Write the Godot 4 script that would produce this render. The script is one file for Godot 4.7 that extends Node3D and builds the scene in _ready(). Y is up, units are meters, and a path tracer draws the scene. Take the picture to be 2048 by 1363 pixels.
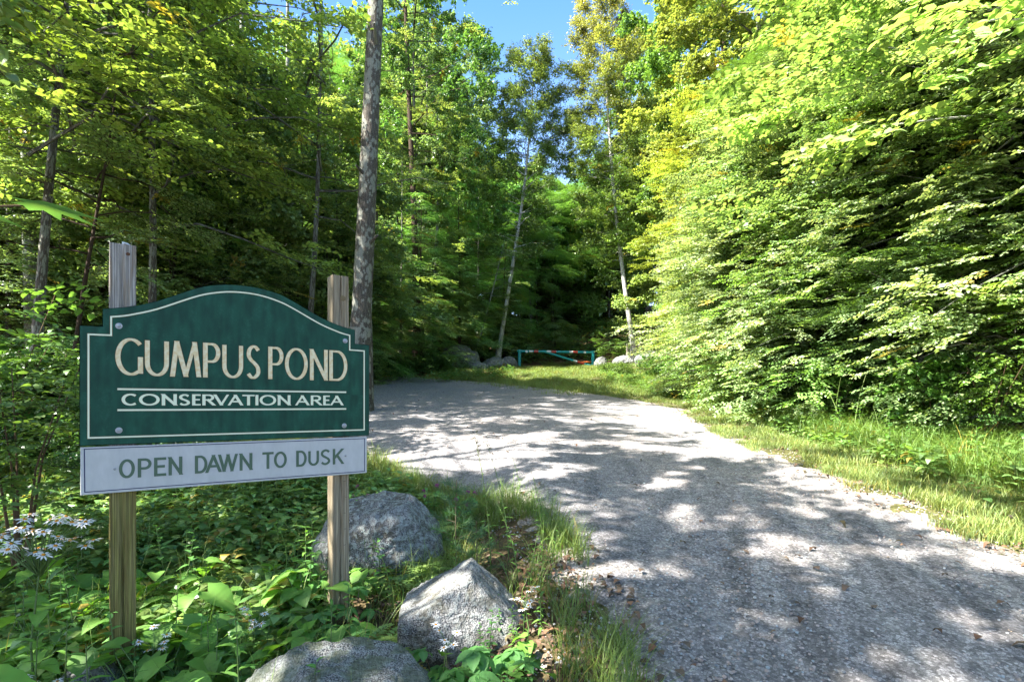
extends Node3D
# A woodland conservation-area entrance: sign, gravel drive and lot, pipe gate, forest on both sides.
# x right, y up, the camera looks along -z; "d" is the distance ahead of the camera (-z).

const TO_SUN := Vector3(-0.606, 0.743, 0.281)
const EYE := 1.2
const SUN := 0.92
const SKY := 1.0
const EXPOSURE := 11.0

class Shape:
	var v := PackedVector3Array()
	var c := PackedColorArray()
	var u := PackedVector2Array()
	var t := PackedInt32Array()
	func p(a: Vector3, col := Color.WHITE, w := Vector2.ZERO) -> int:
		v.append(a)
		c.append(col)
		u.append(w)
		return v.size() - 1
	func tri(i: int, j: int, k: int) -> void:
		t.append(i)
		t.append(j)
		t.append(k)
	func quad(i: int, j: int, k: int, l: int) -> void:
		tri(i, j, k)
		tri(i, k, l)
	func tube(path: Array, radii: Array, n: int, col := Color.WHITE, caps := false, ku := 1.0) -> void:
		var first := v.size()
		var e1 := Vector3.ZERO
		var along := 0.0
		for i in path.size():
			var a: Vector3 = path[maxi(i - 1, 0)]
			var b: Vector3 = path[mini(i + 1, path.size() - 1)]
			var dir := (b - a).normalized()
			if e1 == Vector3.ZERO:
				e1 = dir.cross(Vector3(0.31, 0.2, 0.93) if absf(dir.z) < 0.8 else Vector3(0.2, 0.97, 0.1)).normalized()
			e1 = (e1 - dir * e1.dot(dir)).normalized()
			var e2 := dir.cross(e1)
			if i > 0:
				along += (path[i] as Vector3).distance_to(path[i - 1])
			for j in n + 1:
				var th := TAU * j / n
				p((path[i] as Vector3) + (e1 * cos(th) + e2 * sin(th)) * float(radii[i]), col, Vector2(ku * j / n, along))
		for i in path.size() - 1:
			for j in n:
				var a := first + i * (n + 1) + j
				quad(a, a + n + 1, a + n + 2, a + 1)
		if caps:
			for e in 2:
				var i := 0 if e == 0 else path.size() - 1
				var at: Vector3 = path[i]
				var m := p(at, col)
				for j in n:
					var a := p(v[first + i * (n + 1) + j], col)
					var b := p(v[first + i * (n + 1) + j + 1], col)
					if e == 0:
						tri(m, a, b)
					else:
						tri(m, b, a)
	func box(lo: Vector3, hi: Vector3, bev := 0.0, col := Color.WHITE) -> void:
		# chamfered box: the six faces pulled in by bev, joined by chamfer strips
		var ce := (lo + hi) / 2.0
		var h := (hi - lo) / 2.0
		var id := {}
		for ax in 3:
			for s in [-1, 1]:
				for a in [-1, 1]:
					for b in [-1, 1]:
						var q := Vector3.ZERO
						var i1 := (ax + 1) % 3
						var i2 := (ax + 2) % 3
						q[ax] = s * h[ax]
						q[i1] = a * (h[i1] - bev)
						q[i2] = b * (h[i2] - bev)
						id[[ax, s, a, b]] = p(ce + q, col, Vector2(q[i1], q[i2]))
		for ax in 3:
			for s in [-1, 1]:
				var f := [id[[ax, s, -1, -1]], id[[ax, s, 1, -1]], id[[ax, s, 1, 1]], id[[ax, s, -1, 1]]]
				if s > 0:
					quad(f[0], f[3], f[2], f[1])
				else:
					quad(f[0], f[1], f[2], f[3])
		if bev <= 0.0:
			return
		for ax in 3:
			var i1 := (ax + 1) % 3
			for s in [-1, 1]:
				for a in [-1, 1]:
					# edge between face (ax,s) and face (i1,a)
					var e := [id[[ax, s, a, -1]], id[[ax, s, a, 1]], id[[i1, a, 1, s]], id[[i1, a, -1, s]]]
					if s * a > 0:
						quad(e[0], e[1], e[2], e[3])
					else:
						quad(e[3], e[2], e[1], e[0])
		for s in [-1, 1]:
			for a in [-1, 1]:
				for b in [-1, 1]:
					var x0: int = id[[0, s, a, b]]
					var y0: int = id[[1, a, b, s]]
					var z0: int = id[[2, b, s, a]]
					if s * a * b > 0:
						tri(x0, z0, y0)
					else:
						tri(x0, y0, z0)
	# a leaf of four triangles
	func leaf(b: Vector3, dir: Vector3, up: Vector3, l: float, w: float, col: Color, curl := 0.12) -> void:
		var sd := dir.cross(up).normalized() * w * 0.5
		var b0 := p(b, col)
		var m := b + dir * l * 0.32 + up * l * curl * 0.5
		var l1 := p(m - sd, col)
		var r1 := p(m + sd, col)
		m = b + dir * l * 0.68 + up * l * curl * 0.3
		var l2 := p(m - sd * 0.72, col)
		var r2 := p(m + sd * 0.72, col)
		var tip := p(b + dir * l - up * l * curl * 0.6, col)
		tri(b0, l1, r1)
		tri(l1, l2, r2)
		tri(l1, r2, r1)
		tri(l2, tip, r2)
	func mesh(m: Material, smooth := true, colours := true, uvs := false) -> ArrayMesh:
		var a := []
		a.resize(Mesh.ARRAY_MAX)
		if smooth:
			var n := PackedVector3Array()
			n.resize(v.size())
			for i in range(0, t.size(), 3):
				var q := (v[t[i + 2]] - v[t[i]]).cross(v[t[i + 1]] - v[t[i]])
				n[t[i]] += q
				n[t[i + 1]] += q
				n[t[i + 2]] += q
			for i in n.size():
				n[i] = n[i].normalized()
			a[Mesh.ARRAY_NORMAL] = n
		a[Mesh.ARRAY_VERTEX] = v
		a[Mesh.ARRAY_INDEX] = t
		if colours:
			a[Mesh.ARRAY_COLOR] = c
		if uvs:
			a[Mesh.ARRAY_TEX_UV] = u
		var r := ArrayMesh.new()
		r.add_surface_from_arrays(Mesh.PRIMITIVE_TRIANGLES, a)
		r.surface_set_material(0, m)
		return r

var rng := RandomNumberGenerator.new()
var noise := FastNoiseLite.new()
var patch := FastNoiseLite.new()
var taken := {}
var M := {}
var S := {}          # leaf spray meshes
var L := {}          # single leaf meshes
var proto := {}

func rf(a: float, b: float) -> float:
	return rng.randf_range(a, b)

# ---------------------------------------------------------------- naming
func numbered(called: String) -> String:
	taken[called] = taken.get(called, -1) + 1
	return called if taken[called] == 0 else "%s_%03d" % [called, taken[called]]

func tag(o: Node3D, label: String, category: String, group := "", kind := "") -> Node3D:
	if label:
		o.set_meta("label", label)
	if category:
		o.set_meta("category", category)
	if group:
		o.set_meta("group", group)
	if kind:
		o.set_meta("kind", kind)
	return o

func thing(called: String, label: String, category: String, at: Vector3, turn := 0.0, group := "") -> Node3D:
	var o := Node3D.new()
	o.name = numbered(called)
	add_child(o)
	o.position = at
	o.rotation.y = turn
	tag(o, label, category, group)
	return o

func part(called: String, m: Mesh, parent: Node3D, at := Transform3D()) -> MeshInstance3D:
	var o := MeshInstance3D.new()
	o.name = called
	o.mesh = m
	o.transform = at
	parent.add_child(o, true)
	return o

func top(called: String, m: Mesh, at := Transform3D()) -> MeshInstance3D:
	var o := MeshInstance3D.new()
	o.name = numbered(called)
	o.mesh = m
	o.transform = at
	add_child(o)
	return o

func copy_of(o: Node3D, at: Vector3, turn: float, size: float, label: String, group: String) -> Node3D:
	var r: Node3D = o.duplicate()
	r.name = numbered(o.get_meta("base_name"))
	add_child(r)
	r.position = at
	r.rotation = Vector3(0, turn, 0)
	r.scale = Vector3.ONE * size
	r.set_meta("label", label)
	r.set_meta("group", group)
	return r

func many(called: String, m: Mesh, where: Array, tint: Array, parent: Node3D) -> MultiMeshInstance3D:
	var mm := MultiMesh.new()
	mm.transform_format = MultiMesh.TRANSFORM_3D
	mm.use_colors = true
	mm.mesh = m
	mm.instance_count = where.size()
	for i in where.size():
		mm.set_instance_transform(i, where[i])
		mm.set_instance_color(i, tint[i])
	var o := MultiMeshInstance3D.new()
	o.multimesh = mm
	if parent == self:
		o.name = numbered(called)
		add_child(o)
	else:
		o.name = called
		parent.add_child(o, true)
	o.set_meta("kind", "stuff")
	return o

# ---------------------------------------------------------------- terrain
func lerp_table(xs: Array, ys: Array, x: float) -> float:
	if x <= xs[0]:
		return ys[0]
	for i in range(1, xs.size()):
		if x <= xs[i]:
			return lerpf(ys[i - 1], ys[i], (x - xs[i - 1]) / (xs[i] - xs[i - 1]))
	return ys[-1]

func road_right(d: float) -> float:
	return lerp_table([-14, 7.5, 10.8, 12.5, 14.5, 17, 20, 23, 25], [3.05, 3.05, 3.6, 3.3, 2.5, 1.2, -0.6, -4.5, -9], d)

func road_left(d: float) -> float:
	return lerp_table([-14, 1.5, 2.5, 3.5, 4.5, 6.2, 8, 10, 14, 20, 25], [0.2, 0.3, 0.36, 0.22, -0.12, -1.75, -4, -6.2, -8, -8.6, -9], d)

func inside_road(x: float, d: float) -> float:
	return minf(x - road_left(d), road_right(d) - x)

func ground(x: float, d: float) -> float:
	var y := 0.1 * clampf(d, -14, 20) + 0.13 * clampf(d - 20, 0, 10) + 0.3 * clampf(d - 30, 0, 25) + 0.08 * clampf(d - 55, 0, 60)
	y -= 0.24 * smoothstep(0.35, -0.6, x) * smoothstep(7.5, 4.5, d)
	y += 0.65 * smoothstep(4.8, 6.4, x) * smoothstep(22, 27, d)
	y += 0.3 * clampf(d - 26, 0, 16) * smoothstep(-1.5, -6, x)
	y += 0.05 * clampf(absf(x + 1.0) - 8.0, 0, 40)
	var off := smoothstep(0.2, -1.0, inside_road(x, d))
	y += off * (0.06 * noise.get_noise_2d(x * 60.0, d * 60.0) + 0.12 * noise.get_noise_2d(x * 14.0, d * 14.0))
	return y

func on_ground(x: float, d: float, lift := 0.0) -> Vector3:
	return Vector3(x, ground(x, d) + lift, -d)

# ---------------------------------------------------------------- textures and materials
func image_of(w: int, h: int, f: Callable) -> ImageTexture:
	var data := PackedByteArray()
	data.resize(w * h * 3)
	var k := 0
	for y in h:
		for x in w:
			var q: Color = f.call(x, y)
			data[k] = int(clampf(q.r, 0, 1) * 255.0)
			data[k + 1] = int(clampf(q.g, 0, 1) * 255.0)
			data[k + 2] = int(clampf(q.b, 0, 1) * 255.0)
			k += 3
	return ImageTexture.create_from_image(Image.create_from_data(w, h, false, Image.FORMAT_RGB8, data))

func fnl(kind: int, freq: float, octaves := 3, s := 1) -> FastNoiseLite:
	var n := FastNoiseLite.new()
	n.noise_type = kind
	n.frequency = freq
	n.seed = s
	n.fractal_type = FastNoiseLite.FRACTAL_FBM if octaves > 1 else FastNoiseLite.FRACTAL_NONE
	n.fractal_octaves = octaves
	return n

func tiling(n: FastNoiseLite, w: int, h: int) -> PackedByteArray:
	var im := n.get_seamless_image(w, h, false, false, 0.15)
	im.convert(Image.FORMAT_L8)
	return im.get_data()

func lin(r: float, g: float, b: float) -> Color:
	return Color(r, g, b).linear_to_srgb()

func mat(col: Color, rough := 0.8, spec := 0.5) -> StandardMaterial3D:
	var m := StandardMaterial3D.new()
	m.albedo_color = col
	m.roughness = rough
	m.metallic_specular = spec
	return m

func leaf_mat(rough: float, through: Color, spec := 0.5) -> StandardMaterial3D:
	var m := mat(Color.WHITE, rough, spec)
	m.vertex_color_use_as_albedo = true
	m.backlight_enabled = true
	m.backlight = through
	m.cull_mode = BaseMaterial3D.CULL_DISABLED
	return m

func make_materials() -> void:
	M.leaf = leaf_mat(0.38, Color(1.0, 0.99, 0.68), 0.55)
	M.broad = leaf_mat(0.5, Color(0.95, 0.97, 0.6), 0.4)
	M.needle = leaf_mat(0.5, Color(0.8, 0.82, 0.45))
	M.grass = leaf_mat(0.5, Color(0.9, 0.9, 0.55))
	M.petal = leaf_mat(0.6, Color(0.8, 0.8, 0.85))
	M.litter = mat(Color.WHITE, 0.8, 0.3)
	M.litter.vertex_color_use_as_albedo = true
	# gravel: stones of a cellular pattern, sandy fines between, a world-sized sheet of 1.5 m
	var W := 1024
	var c1 := fnl(FastNoiseLite.TYPE_CELLULAR, 0.12, 1, 3)
	c1.cellular_return_type = FastNoiseLite.RETURN_CELL_VALUE
	var d1 := fnl(FastNoiseLite.TYPE_CELLULAR, 0.12, 1, 3)
	d1.cellular_return_type = FastNoiseLite.RETURN_DISTANCE2_SUB
	var a := tiling(c1, W, W)
	var b := tiling(d1, W, W)
	var fine := tiling(fnl(FastNoiseLite.TYPE_SIMPLEX, 0.22, 2, 7), W, W)
	var broad := tiling(fnl(FastNoiseLite.TYPE_SIMPLEX, 0.012, 4, 9), W, W)
	M.gravel = mat(Color.WHITE, 0.92, 0.3)
	M.gravel.vertex_color_use_as_albedo = true
	M.gravel.albedo_texture = image_of(W, W, func(x: int, y: int) -> Color:
		var k := y * W + x
		var e := smoothstep(0.03, 0.2, b[k] / 255.0)
		var s := 0.5 + 0.5 * (a[k] / 255.0)
		var g := lerpf(0.62, s, e) * (0.78 + 0.44 * fine[k] / 255.0) * (0.85 + 0.3 * broad[k] / 255.0)
		return Color(g, g * 0.985, g * 0.965))
	M.gravel.heightmap_enabled = true
	M.gravel.heightmap_scale = 0.4
	M.gravel.heightmap_texture = image_of(W, W, func(x: int, y: int) -> Color:
		var k := y * W + x
		var e := smoothstep(0.0, 0.3, b[k] / 255.0)
		var g := 0.3 + 0.35 * e * (a[k] / 255.0) + 0.35 * fine[k] / 255.0
		return Color(g, g, g))
	M.gravel.uv1_triplanar = true
	M.gravel.uv1_world_triplanar = true
	M.gravel.uv1_scale = Vector3(0.62, 0.62, 0.62)
	# forest floor
	W = 512
	var s1 := tiling(fnl(FastNoiseLite.TYPE_SIMPLEX, 0.05, 4, 21), W, W)
	var cl := fnl(FastNoiseLite.TYPE_CELLULAR, 0.05, 1, 23)
	cl.cellular_return_type = FastNoiseLite.RETURN_CELL_VALUE
	var s2 := tiling(cl, W, W)
	M.soil = mat(Color.WHITE, 0.95, 0.2)
	M.soil.vertex_color_use_as_albedo = true
	M.soil.albedo_texture = image_of(W, W, func(x: int, y: int) -> Color:
		var k := y * W + x
		var g := 0.55 + 0.3 * s1[k] / 255.0 + 0.25 * (s2[k] / 255.0 - 0.5)
		return Color(g, g * 0.97, g * 0.93))
	M.soil.heightmap_enabled = true
	M.soil.heightmap_scale = 2.0
	M.soil.heightmap_texture = image_of(W, W, func(x: int, y: int) -> Color:
		var k := y * W + x
		var g := 0.6 * s1[k] / 255.0 + 0.4 * s2[k] / 255.0
		return Color(g, g, g))
	M.soil.uv1_triplanar = true
	M.soil.uv1_world_triplanar = true
	M.soil.uv1_scale = Vector3(0.9, 0.9, 0.9)
	# granite with lichen
	var g1 := tiling(fnl(FastNoiseLite.TYPE_SIMPLEX, 0.16, 2, 31), W, W)
	var g2 := tiling(fnl(FastNoiseLite.TYPE_SIMPLEX, 0.012, 5, 33), W, W)
	var g3 := tiling(fnl(FastNoiseLite.TYPE_SIMPLEX, 0.03, 5, 35), W, W)
	for v in 3:
		var m := mat(Color.WHITE, 0.85, 0.4)
		m.albedo_texture = image_of(W, W, func(x: int, y: int) -> Color:
			var k := y * W + x
			var sp := g1[k] / 255.0
			var q := Color(0.375, 0.375, 0.37).lerp(Color(0.565, 0.56, 0.55), smoothstep(0.48, 0.75, sp)).lerp(Color(0.11, 0.11, 0.12), smoothstep(0.45, 0.25, sp))
			q = q.lerp(Color(0.27, 0.26, 0.22), 0.75 * smoothstep(0.5, 0.72, g2[k] / 255.0))
			var li := smoothstep(0.56, 0.66, g3[k] / 255.0) * (0.75 if v == 0 else 0.45)
			q = q.lerp(Color(0.62, 0.65, 0.63), li)
			if v == 2:
				q = q.lerp(Color(0.33, 0.36, 0.26), 0.6 * smoothstep(0.35, 0.6, g2[k] / 255.0))
			return q)
		m.heightmap_enabled = true
		m.heightmap_scale = 1.2
		m.heightmap_texture = image_of(W, W, func(x: int, y: int) -> Color:
			var k := y * W + x
			var g := 0.3 * g1[k] / 255.0 + 0.7 * g3[k] / 255.0
			return Color(g, g, g))
		m.uv1_triplanar = true
		m.uv1_scale = Vector3(1.3, 1.3, 1.3)
		M["granite%d" % v] = m
	# barks: u runs round the trunk, v up it
	var v1 := tiling(fnl(FastNoiseLite.TYPE_SIMPLEX, 0.02, 4, 41), W, W)
	var st := fnl(FastNoiseLite.TYPE_SIMPLEX, 0.05, 3, 43)
	var fi := fnl(FastNoiseLite.TYPE_SIMPLEX, 0.15, 2, 45)
	var li1 := fnl(FastNoiseLite.TYPE_SIMPLEX, 0.028, 4, 47)
	var li2 := fnl(FastNoiseLite.TYPE_SIMPLEX, 0.006, 2, 49)
	var cd := fnl(FastNoiseLite.TYPE_CELLULAR, 0.035, 1, 71)
	cd.cellular_return_type = FastNoiseLite.RETURN_DISTANCE
	var cv := fnl(FastNoiseLite.TYPE_CELLULAR, 0.035, 1, 71)
	cv.cellular_return_type = FastNoiseLite.RETURN_CELL_VALUE
	var furrow := func(x: int, y: int) -> float:
		return st.get_noise_2d(x * 1.2, y * 0.35) * 0.5 + 0.5
	for v in 3:
		var m := mat(Color.WHITE, 0.92, 0.25)
		m.albedo_texture = image_of(W, W, func(x: int, y: int) -> Color:
			var f: float = furrow.call(x, y)
			var g := 0.75 + 0.3 * (f - 0.5) + 0.35 * fi.get_noise_2d(x, y)
			var q := Color(0.40, 0.375, 0.34) * g
			if v == 1:
				q = Color(0.56, 0.56, 0.52) * g
			if v == 2:
				q = Color(0.34, 0.28, 0.23) * g
			if v < 2:
				# pale lichen crusts, most of them on the sunny half of the trunk
				var side := 0.06 * cos(TAU * (x / 512.0 - 0.3))
				var wx := x + 7.0 * li1.get_noise_2d(x * 2.0, y * 2.0)
				var wy := y * 0.9 + 7.0 * li1.get_noise_2d(x * 2.0 + 400.0, y * 2.0)
				var size := 0.35 + 0.5 * (cv.get_noise_2d(wx, wy) * 0.5 + 0.5) + side * 3.0 + 0.75 * li2.get_noise_2d(x, y)
				var k := smoothstep(0.0, 0.12, size - (cd.get_noise_2d(wx, wy) + 1.0) * 1.15)
				k *= 0.75 + 0.4 * fi.get_noise_2d(x * 1.5, y * 1.5)
				q = q.lerp(Color(0.62, 0.64, 0.59), clampf(k, 0, 1) * 0.65)
			return q)
		m.heightmap_enabled = true
		m.heightmap_scale = 1.0 if v != 1 else 0.5
		m.heightmap_texture = image_of(W, W, func(x: int, y: int) -> Color:
			var f: float = furrow.call(x, y)
			var g := 0.8 * f + 0.2 * (fi.get_noise_2d(x, y) * 0.5 + 0.5)
			return Color(g, g, g))
		m.uv1_scale = Vector3(1, 0.55, 1)
		M["bark%d" % v] = m
	M.birch = mat(Color.WHITE, 0.75, 0.3)
	M.birch.albedo_texture = image_of(256, 512, func(x: int, y: int) -> Color:
		var q := Color(0.82, 0.81, 0.78) * (0.92 + 0.2 * fi.get_noise_2d(x, y * 0.5))
		q = q.lerp(Color(0.16, 0.15, 0.14), smoothstep(0.28, 0.42, st.get_noise_2d(x * 0.35, y * 2.6)))
		q = q.lerp(Color(0.36, 0.33, 0.3), 0.5 * smoothstep(0.2, 0.5, li1.get_noise_2d(x * 0.6, y * 1.6)))
		return q)
	M.birch.uv1_scale = Vector3(1, 0.6, 1)
	# weathered timber: v up the post
	var gr := fnl(FastNoiseLite.TYPE_SIMPLEX, 0.03, 4, 51)
	for v in 3:
		var m := mat(Color.WHITE, 0.88, 0.25)
		m.albedo_texture = image_of(256, 1024, func(x: int, y: int) -> Color:
			var bend := 14.0 * exp(-pow((y - 260.0) / 60.0, 2) - pow((x - 150.0) / 50.0, 2))
			var n := gr.get_noise_2d((x + bend) * 2.2, y * 0.05)
			var n2 := fi.get_noise_2d(x * 2.0, y * 0.06)
			var tone := gr.get_noise_2d(x * 0.3 + 900.0, y * 0.12)
			var grey := Color(0.60, 0.575, 0.54)
			var tan := Color(0.56, 0.50, 0.39)
			var green := Color(0.44, 0.43, 0.20)
			var q := grey if v == 0 else grey.lerp(tan, 0.7) if v == 1 else tan.lerp(green, 0.65 + 0.3 * tone)
			q *= 0.92 + 0.32 * n + 0.2 * n2
			q = q.lerp(Color(0.42, 0.34, 0.25), 0.35 * smoothstep(0.1, 0.5, tone))
			return q)
		m.heightmap_enabled = true
		m.heightmap_scale = 0.25
		m.heightmap_texture = image_of(256, 512, func(x: int, y: int) -> Color:
			var n := 0.5 + 0.4 * gr.get_noise_2d(x * 2.2, y * 0.1)
			return Color(n, n, n))
		M["timber%d" % v] = m
	for v in 2:
		var m: StandardMaterial3D = M.timber0.duplicate()
		m.uv1_triplanar = true
		m.albedo_color = Color(0.95, 0.95, 0.93) if v == 0 else Color(1.1, 1.13, 1.17)
		M["timber_plain" if v == 0 else "timber_grey"] = m
	# painted sign boards, slightly chalky and streaked
	var ch := fnl(FastNoiseLite.TYPE_SIMPLEX, 0.02, 5, 61)
	M.green_paint = mat(Color.WHITE, 0.55, 0.3)
	M.green_paint.albedo_texture = image_of(512, 512, func(x: int, y: int) -> Color:
		var n := ch.get_noise_2d(x * 1.5, y * 0.7)
		var s := ch.get_noise_2d(x * 2.4 + 700.0, y * 0.2)
		var q := Color(0.092, 0.265, 0.205) * (1.0 + 0.16 * n + 0.12 * s)
		q = q.lerp(Color(0.2, 0.36, 0.30), 0.3 * smoothstep(0.35, 0.7, fi.get_noise_2d(x * 1.0, y * 0.9) * 0.6 + n * 0.7))
		return q)
	M.green_paint.uv1_triplanar = true
	M.green_paint.uv1_scale = Vector3(0.8, 0.8, 0.8)
	M.white_paint = mat(Color.WHITE, 0.5, 0.45)
	M.white_paint.albedo_texture = image_of(512, 512, func(x: int, y: int) -> Color:
		var n := ch.get_noise_2d(x * 1.4, y * 0.6)
		var s := fi.get_noise_2d(x * 0.8, y * 0.25)
		return Color(0.69, 0.685, 0.67) * (1.0 + 0.035 * n + 0.012 * s))
	M.white_paint.uv1_triplanar = true
	M.white_paint.uv1_scale = Vector3(0.9, 0.9, 0.9)
	M.cream = mat(Color(0.87, 0.83, 0.69), 0.6, 0.4)
	M.cream.albedo_texture = image_of(256, 256, func(x: int, y: int) -> Color:
		var n := ch.get_noise_2d(x * 3.0, y * 3.0)
		return Color(1, 1, 1).lerp(Color(0.95, 0.86, 0.76), clampf(0.5 + 0.7 * n, 0, 1)))
	M.cream.uv1_triplanar = true
	M.cream.uv1_scale = Vector3(2.2, 2.2, 2.2)
	M.pale = mat(Color(0.85, 0.86, 0.74), 0.6, 0.4)
	M.brown_edge = mat(Color(0.36, 0.27, 0.16), 0.8, 0.3)
	M.navy = mat(Color(0.13, 0.17, 0.30), 0.5, 0.4)
	M.olive = mat(Color(0.29, 0.37, 0.29), 0.5, 0.4)
	M.zinc = mat(Color(0.62, 0.63, 0.64), 0.45, 0.5)
	M.zinc.metallic = 0.7
	M.dark = mat(Color(0.07, 0.06, 0.05), 0.9, 0.2)
	M.teal = mat(Color(0.07, 0.52, 0.53), 0.4, 0.5)
	M.red = mat(Color(0.62, 0.22, 0.15), 0.4, 0.5)
	M.white = mat(Color(0.76, 0.77, 0.76), 0.4, 0.5)
	M.twig = mat(Color(0.33, 0.27, 0.2), 0.9, 0.2)
	M.pale_twig = mat(Color(0.52, 0.49, 0.44), 0.9, 0.2)
	M.stem = leaf_mat(0.6, Color(0.4, 0.4, 0.25))
	M.flower_disc = mat(Color(0.72, 0.5, 0.16), 0.8, 0.2)
	M.purple = mat(Color(0.42, 0.13, 0.32), 0.8, 0.2)

# ---------------------------------------------------------------- leaf sprays (twig along +x, flat side up)
func leaf_colour(base: Color, vary: float) -> Color:
	var k := rf(1.0 - vary, 1.0 + vary)
	var warm := rf(-0.12, 0.18) * vary * 3.0
	return Color(base.r * k * (1.0 + warm), base.g * k, base.b * k * (1.0 - warm * 0.5))

func flat_spray(n: int, length: float, l: float, w: float, tilt: float, droop: float) -> Shape:
	# beech or hornbeam: leaves alternate in one plane along a zigzag twig and its side twigs
	var s := Shape.new()
	var runs := [[Vector3.ZERO, Vector3(1, 0, 0), length]]
	for k in 4:
		var at := length * rf(0.1, 0.75)
		var sg := 1.0 if k % 2 == 0 else -1.0
		runs.append([Vector3(at, -droop * at * at, 0), Vector3(0.75, rf(-0.1, 0.1), 0.66 * sg).normalized(), length * rf(0.35, 0.6)])
	var total := 0.0
	for r in runs:
		total += r[2]
	for r in runs:
		var count := maxi(4, int(n * r[2] / total))
		var o: Vector3 = r[0]
		var dir: Vector3 = r[1]
		var sd := dir.cross(Vector3.UP).normalized()
		var path := []
		for i in 4:
			var q := o + dir * float(r[2]) * i / 3.0
			q.y -= droop * pow(float(r[2]) * i / 3.0, 2)
			path.append(q)
		s.tube(path, [0.004, 0.003, 0.002, 0.001], 3, Color(0.05, 0.035, 0.02))
		for i in count:
			var f := (i + 0.5) / count
			var q := o + dir * float(r[2]) * f
			q.y -= droop * pow(float(r[2]) * f, 2)
			var g := 1.0 if i % 2 == 0 else -1.0
			var ld := (dir * rf(0.35, 0.8) + sd * g * rf(0.7, 1.0) + Vector3.UP * rf(-0.3, 0.12)).normalized()
			var up := (Vector3.UP + sd * rf(-tilt, tilt) + dir * rf(-tilt, tilt)).normalized()
			up = (up - ld * up.dot(ld)).normalized()
			var z := rf(0.7, 1.15)
			s.leaf(q, ld, up, l * z, w * z, leaf_colour(Color.WHITE, 0.22), rf(0.0, 0.3))
	return s

func bunch_spray(n: int, size: float, l: float, w: float, hang: float) -> Shape:
	# maple, oak or birch: leaves all round the ends of several twigs, hanging a little
	var s := Shape.new()
	for k in 6:
		var dir := Vector3(rf(0.3, 1.0), rf(-0.35, 0.6), rf(-0.9, 0.9)).normalized()
		var ln := size * rf(0.5, 1.0)
		s.tube([Vector3.ZERO, dir * ln * 0.5 + Vector3(0, 0.02, 0), dir * ln], [0.004, 0.003, 0.0012], 3, Color(0.05, 0.035, 0.02))
		for i in n / 6:
			var q := dir * ln * rf(0.25, 1.0)
			var ld := (dir * 0.5 + Vector3(rf(-1, 1), rf(-0.6, 0.4) - hang, rf(-1, 1))).normalized()
			var up := Vector3(rf(-0.6, 0.6), 1.0, rf(-0.6, 0.6)).normalized()
			up = (up - ld * up.dot(ld)).normalized()
			var z := rf(0.65, 1.2)
			s.leaf(q + ld * 0.02, ld, up, l * z, w * z, leaf_colour(Color.WHITE, 0.22), rf(-0.1, 0.35))
	return s

func hemlock_spray(length: float) -> Shape:
	# a flat frond: short side twigs set with needles
	var s := Shape.new()
	var n := 13
	s.tube([Vector3.ZERO, Vector3(length * 0.5, -0.02, 0), Vector3(length, -0.12, 0)], [0.004, 0.003, 0.001], 3, Color(0.05, 0.035, 0.02))
	for i in n:
		for sg in [-1.0, 1.0]:
			var f := (i + rf(0.1, 0.9)) / n
			var o := Vector3(length * f, -0.12 * f * f, 0)
			var ln := length * (0.5 * (1.0 - f) + 0.07) * rf(0.7, 1.15)
			var dir := Vector3(0.62, rf(-0.2, 0.05), 0.78 * sg).normalized()
			var sd := dir.cross(Vector3.UP).normalized()
			var m := maxi(2, int(ln / 0.03))
			var young := rf(0.8, 1.25)
			for j in m:
				var h := (j + 0.5) / m
				var q := o + dir * ln * h + Vector3(0, -0.06 * h * h, 0)
				for g in [-1.0, 1.0]:
					var ld: Vector3 = (dir * 0.75 + sd * g * 0.7 + Vector3.UP * rf(-0.15, 0.15)).normalized()
					var up := Vector3(rf(-0.3, 0.3), 1, rf(-0.3, 0.3)).normalized()
					var w := 0.011 * rf(0.8, 1.2)
					var sz := ld.cross(up).normalized() * w * 0.5
					var col := Color.WHITE * young * (1.0 + 0.35 * h)
					var a := s.p(q, col)
					var b := s.p(q + ld * 0.018 - sz, col)
					var c := s.p(q + ld * 0.018 + sz, col)
					var t := s.p(q + ld * 0.036, col)
					s.tri(a, b, c)
					s.tri(b, t, c)
	return s

func make_sprays() -> void:
	S.beech = []
	S.maple = []
	S.birch = []
	S.hemlock = []
	S.oak = []
	S.big = []
	for k in 3:
		S.beech.append(flat_spray(58, 0.62, 0.070, 0.040, 0.8, 0.22).mesh(M.leaf, false))
		S.maple.append(bunch_spray(42, 0.5, 0.105, 0.085, 0.25).mesh(M.leaf, false))
		S.birch.append(bunch_spray(54, 0.55, 0.06, 0.042, 0.5).mesh(M.leaf, false))
		S.hemlock.append(hemlock_spray(0.75).mesh(M.needle, false))
		S.oak.append(bunch_spray(48, 0.55, 0.15, 0.065, 0.55).mesh(M.leaf, false))
		S.big.append(flat_spray(30, 0.7, 0.115, 0.075, 0.5, 0.3).mesh(M.leaf, false))

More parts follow.
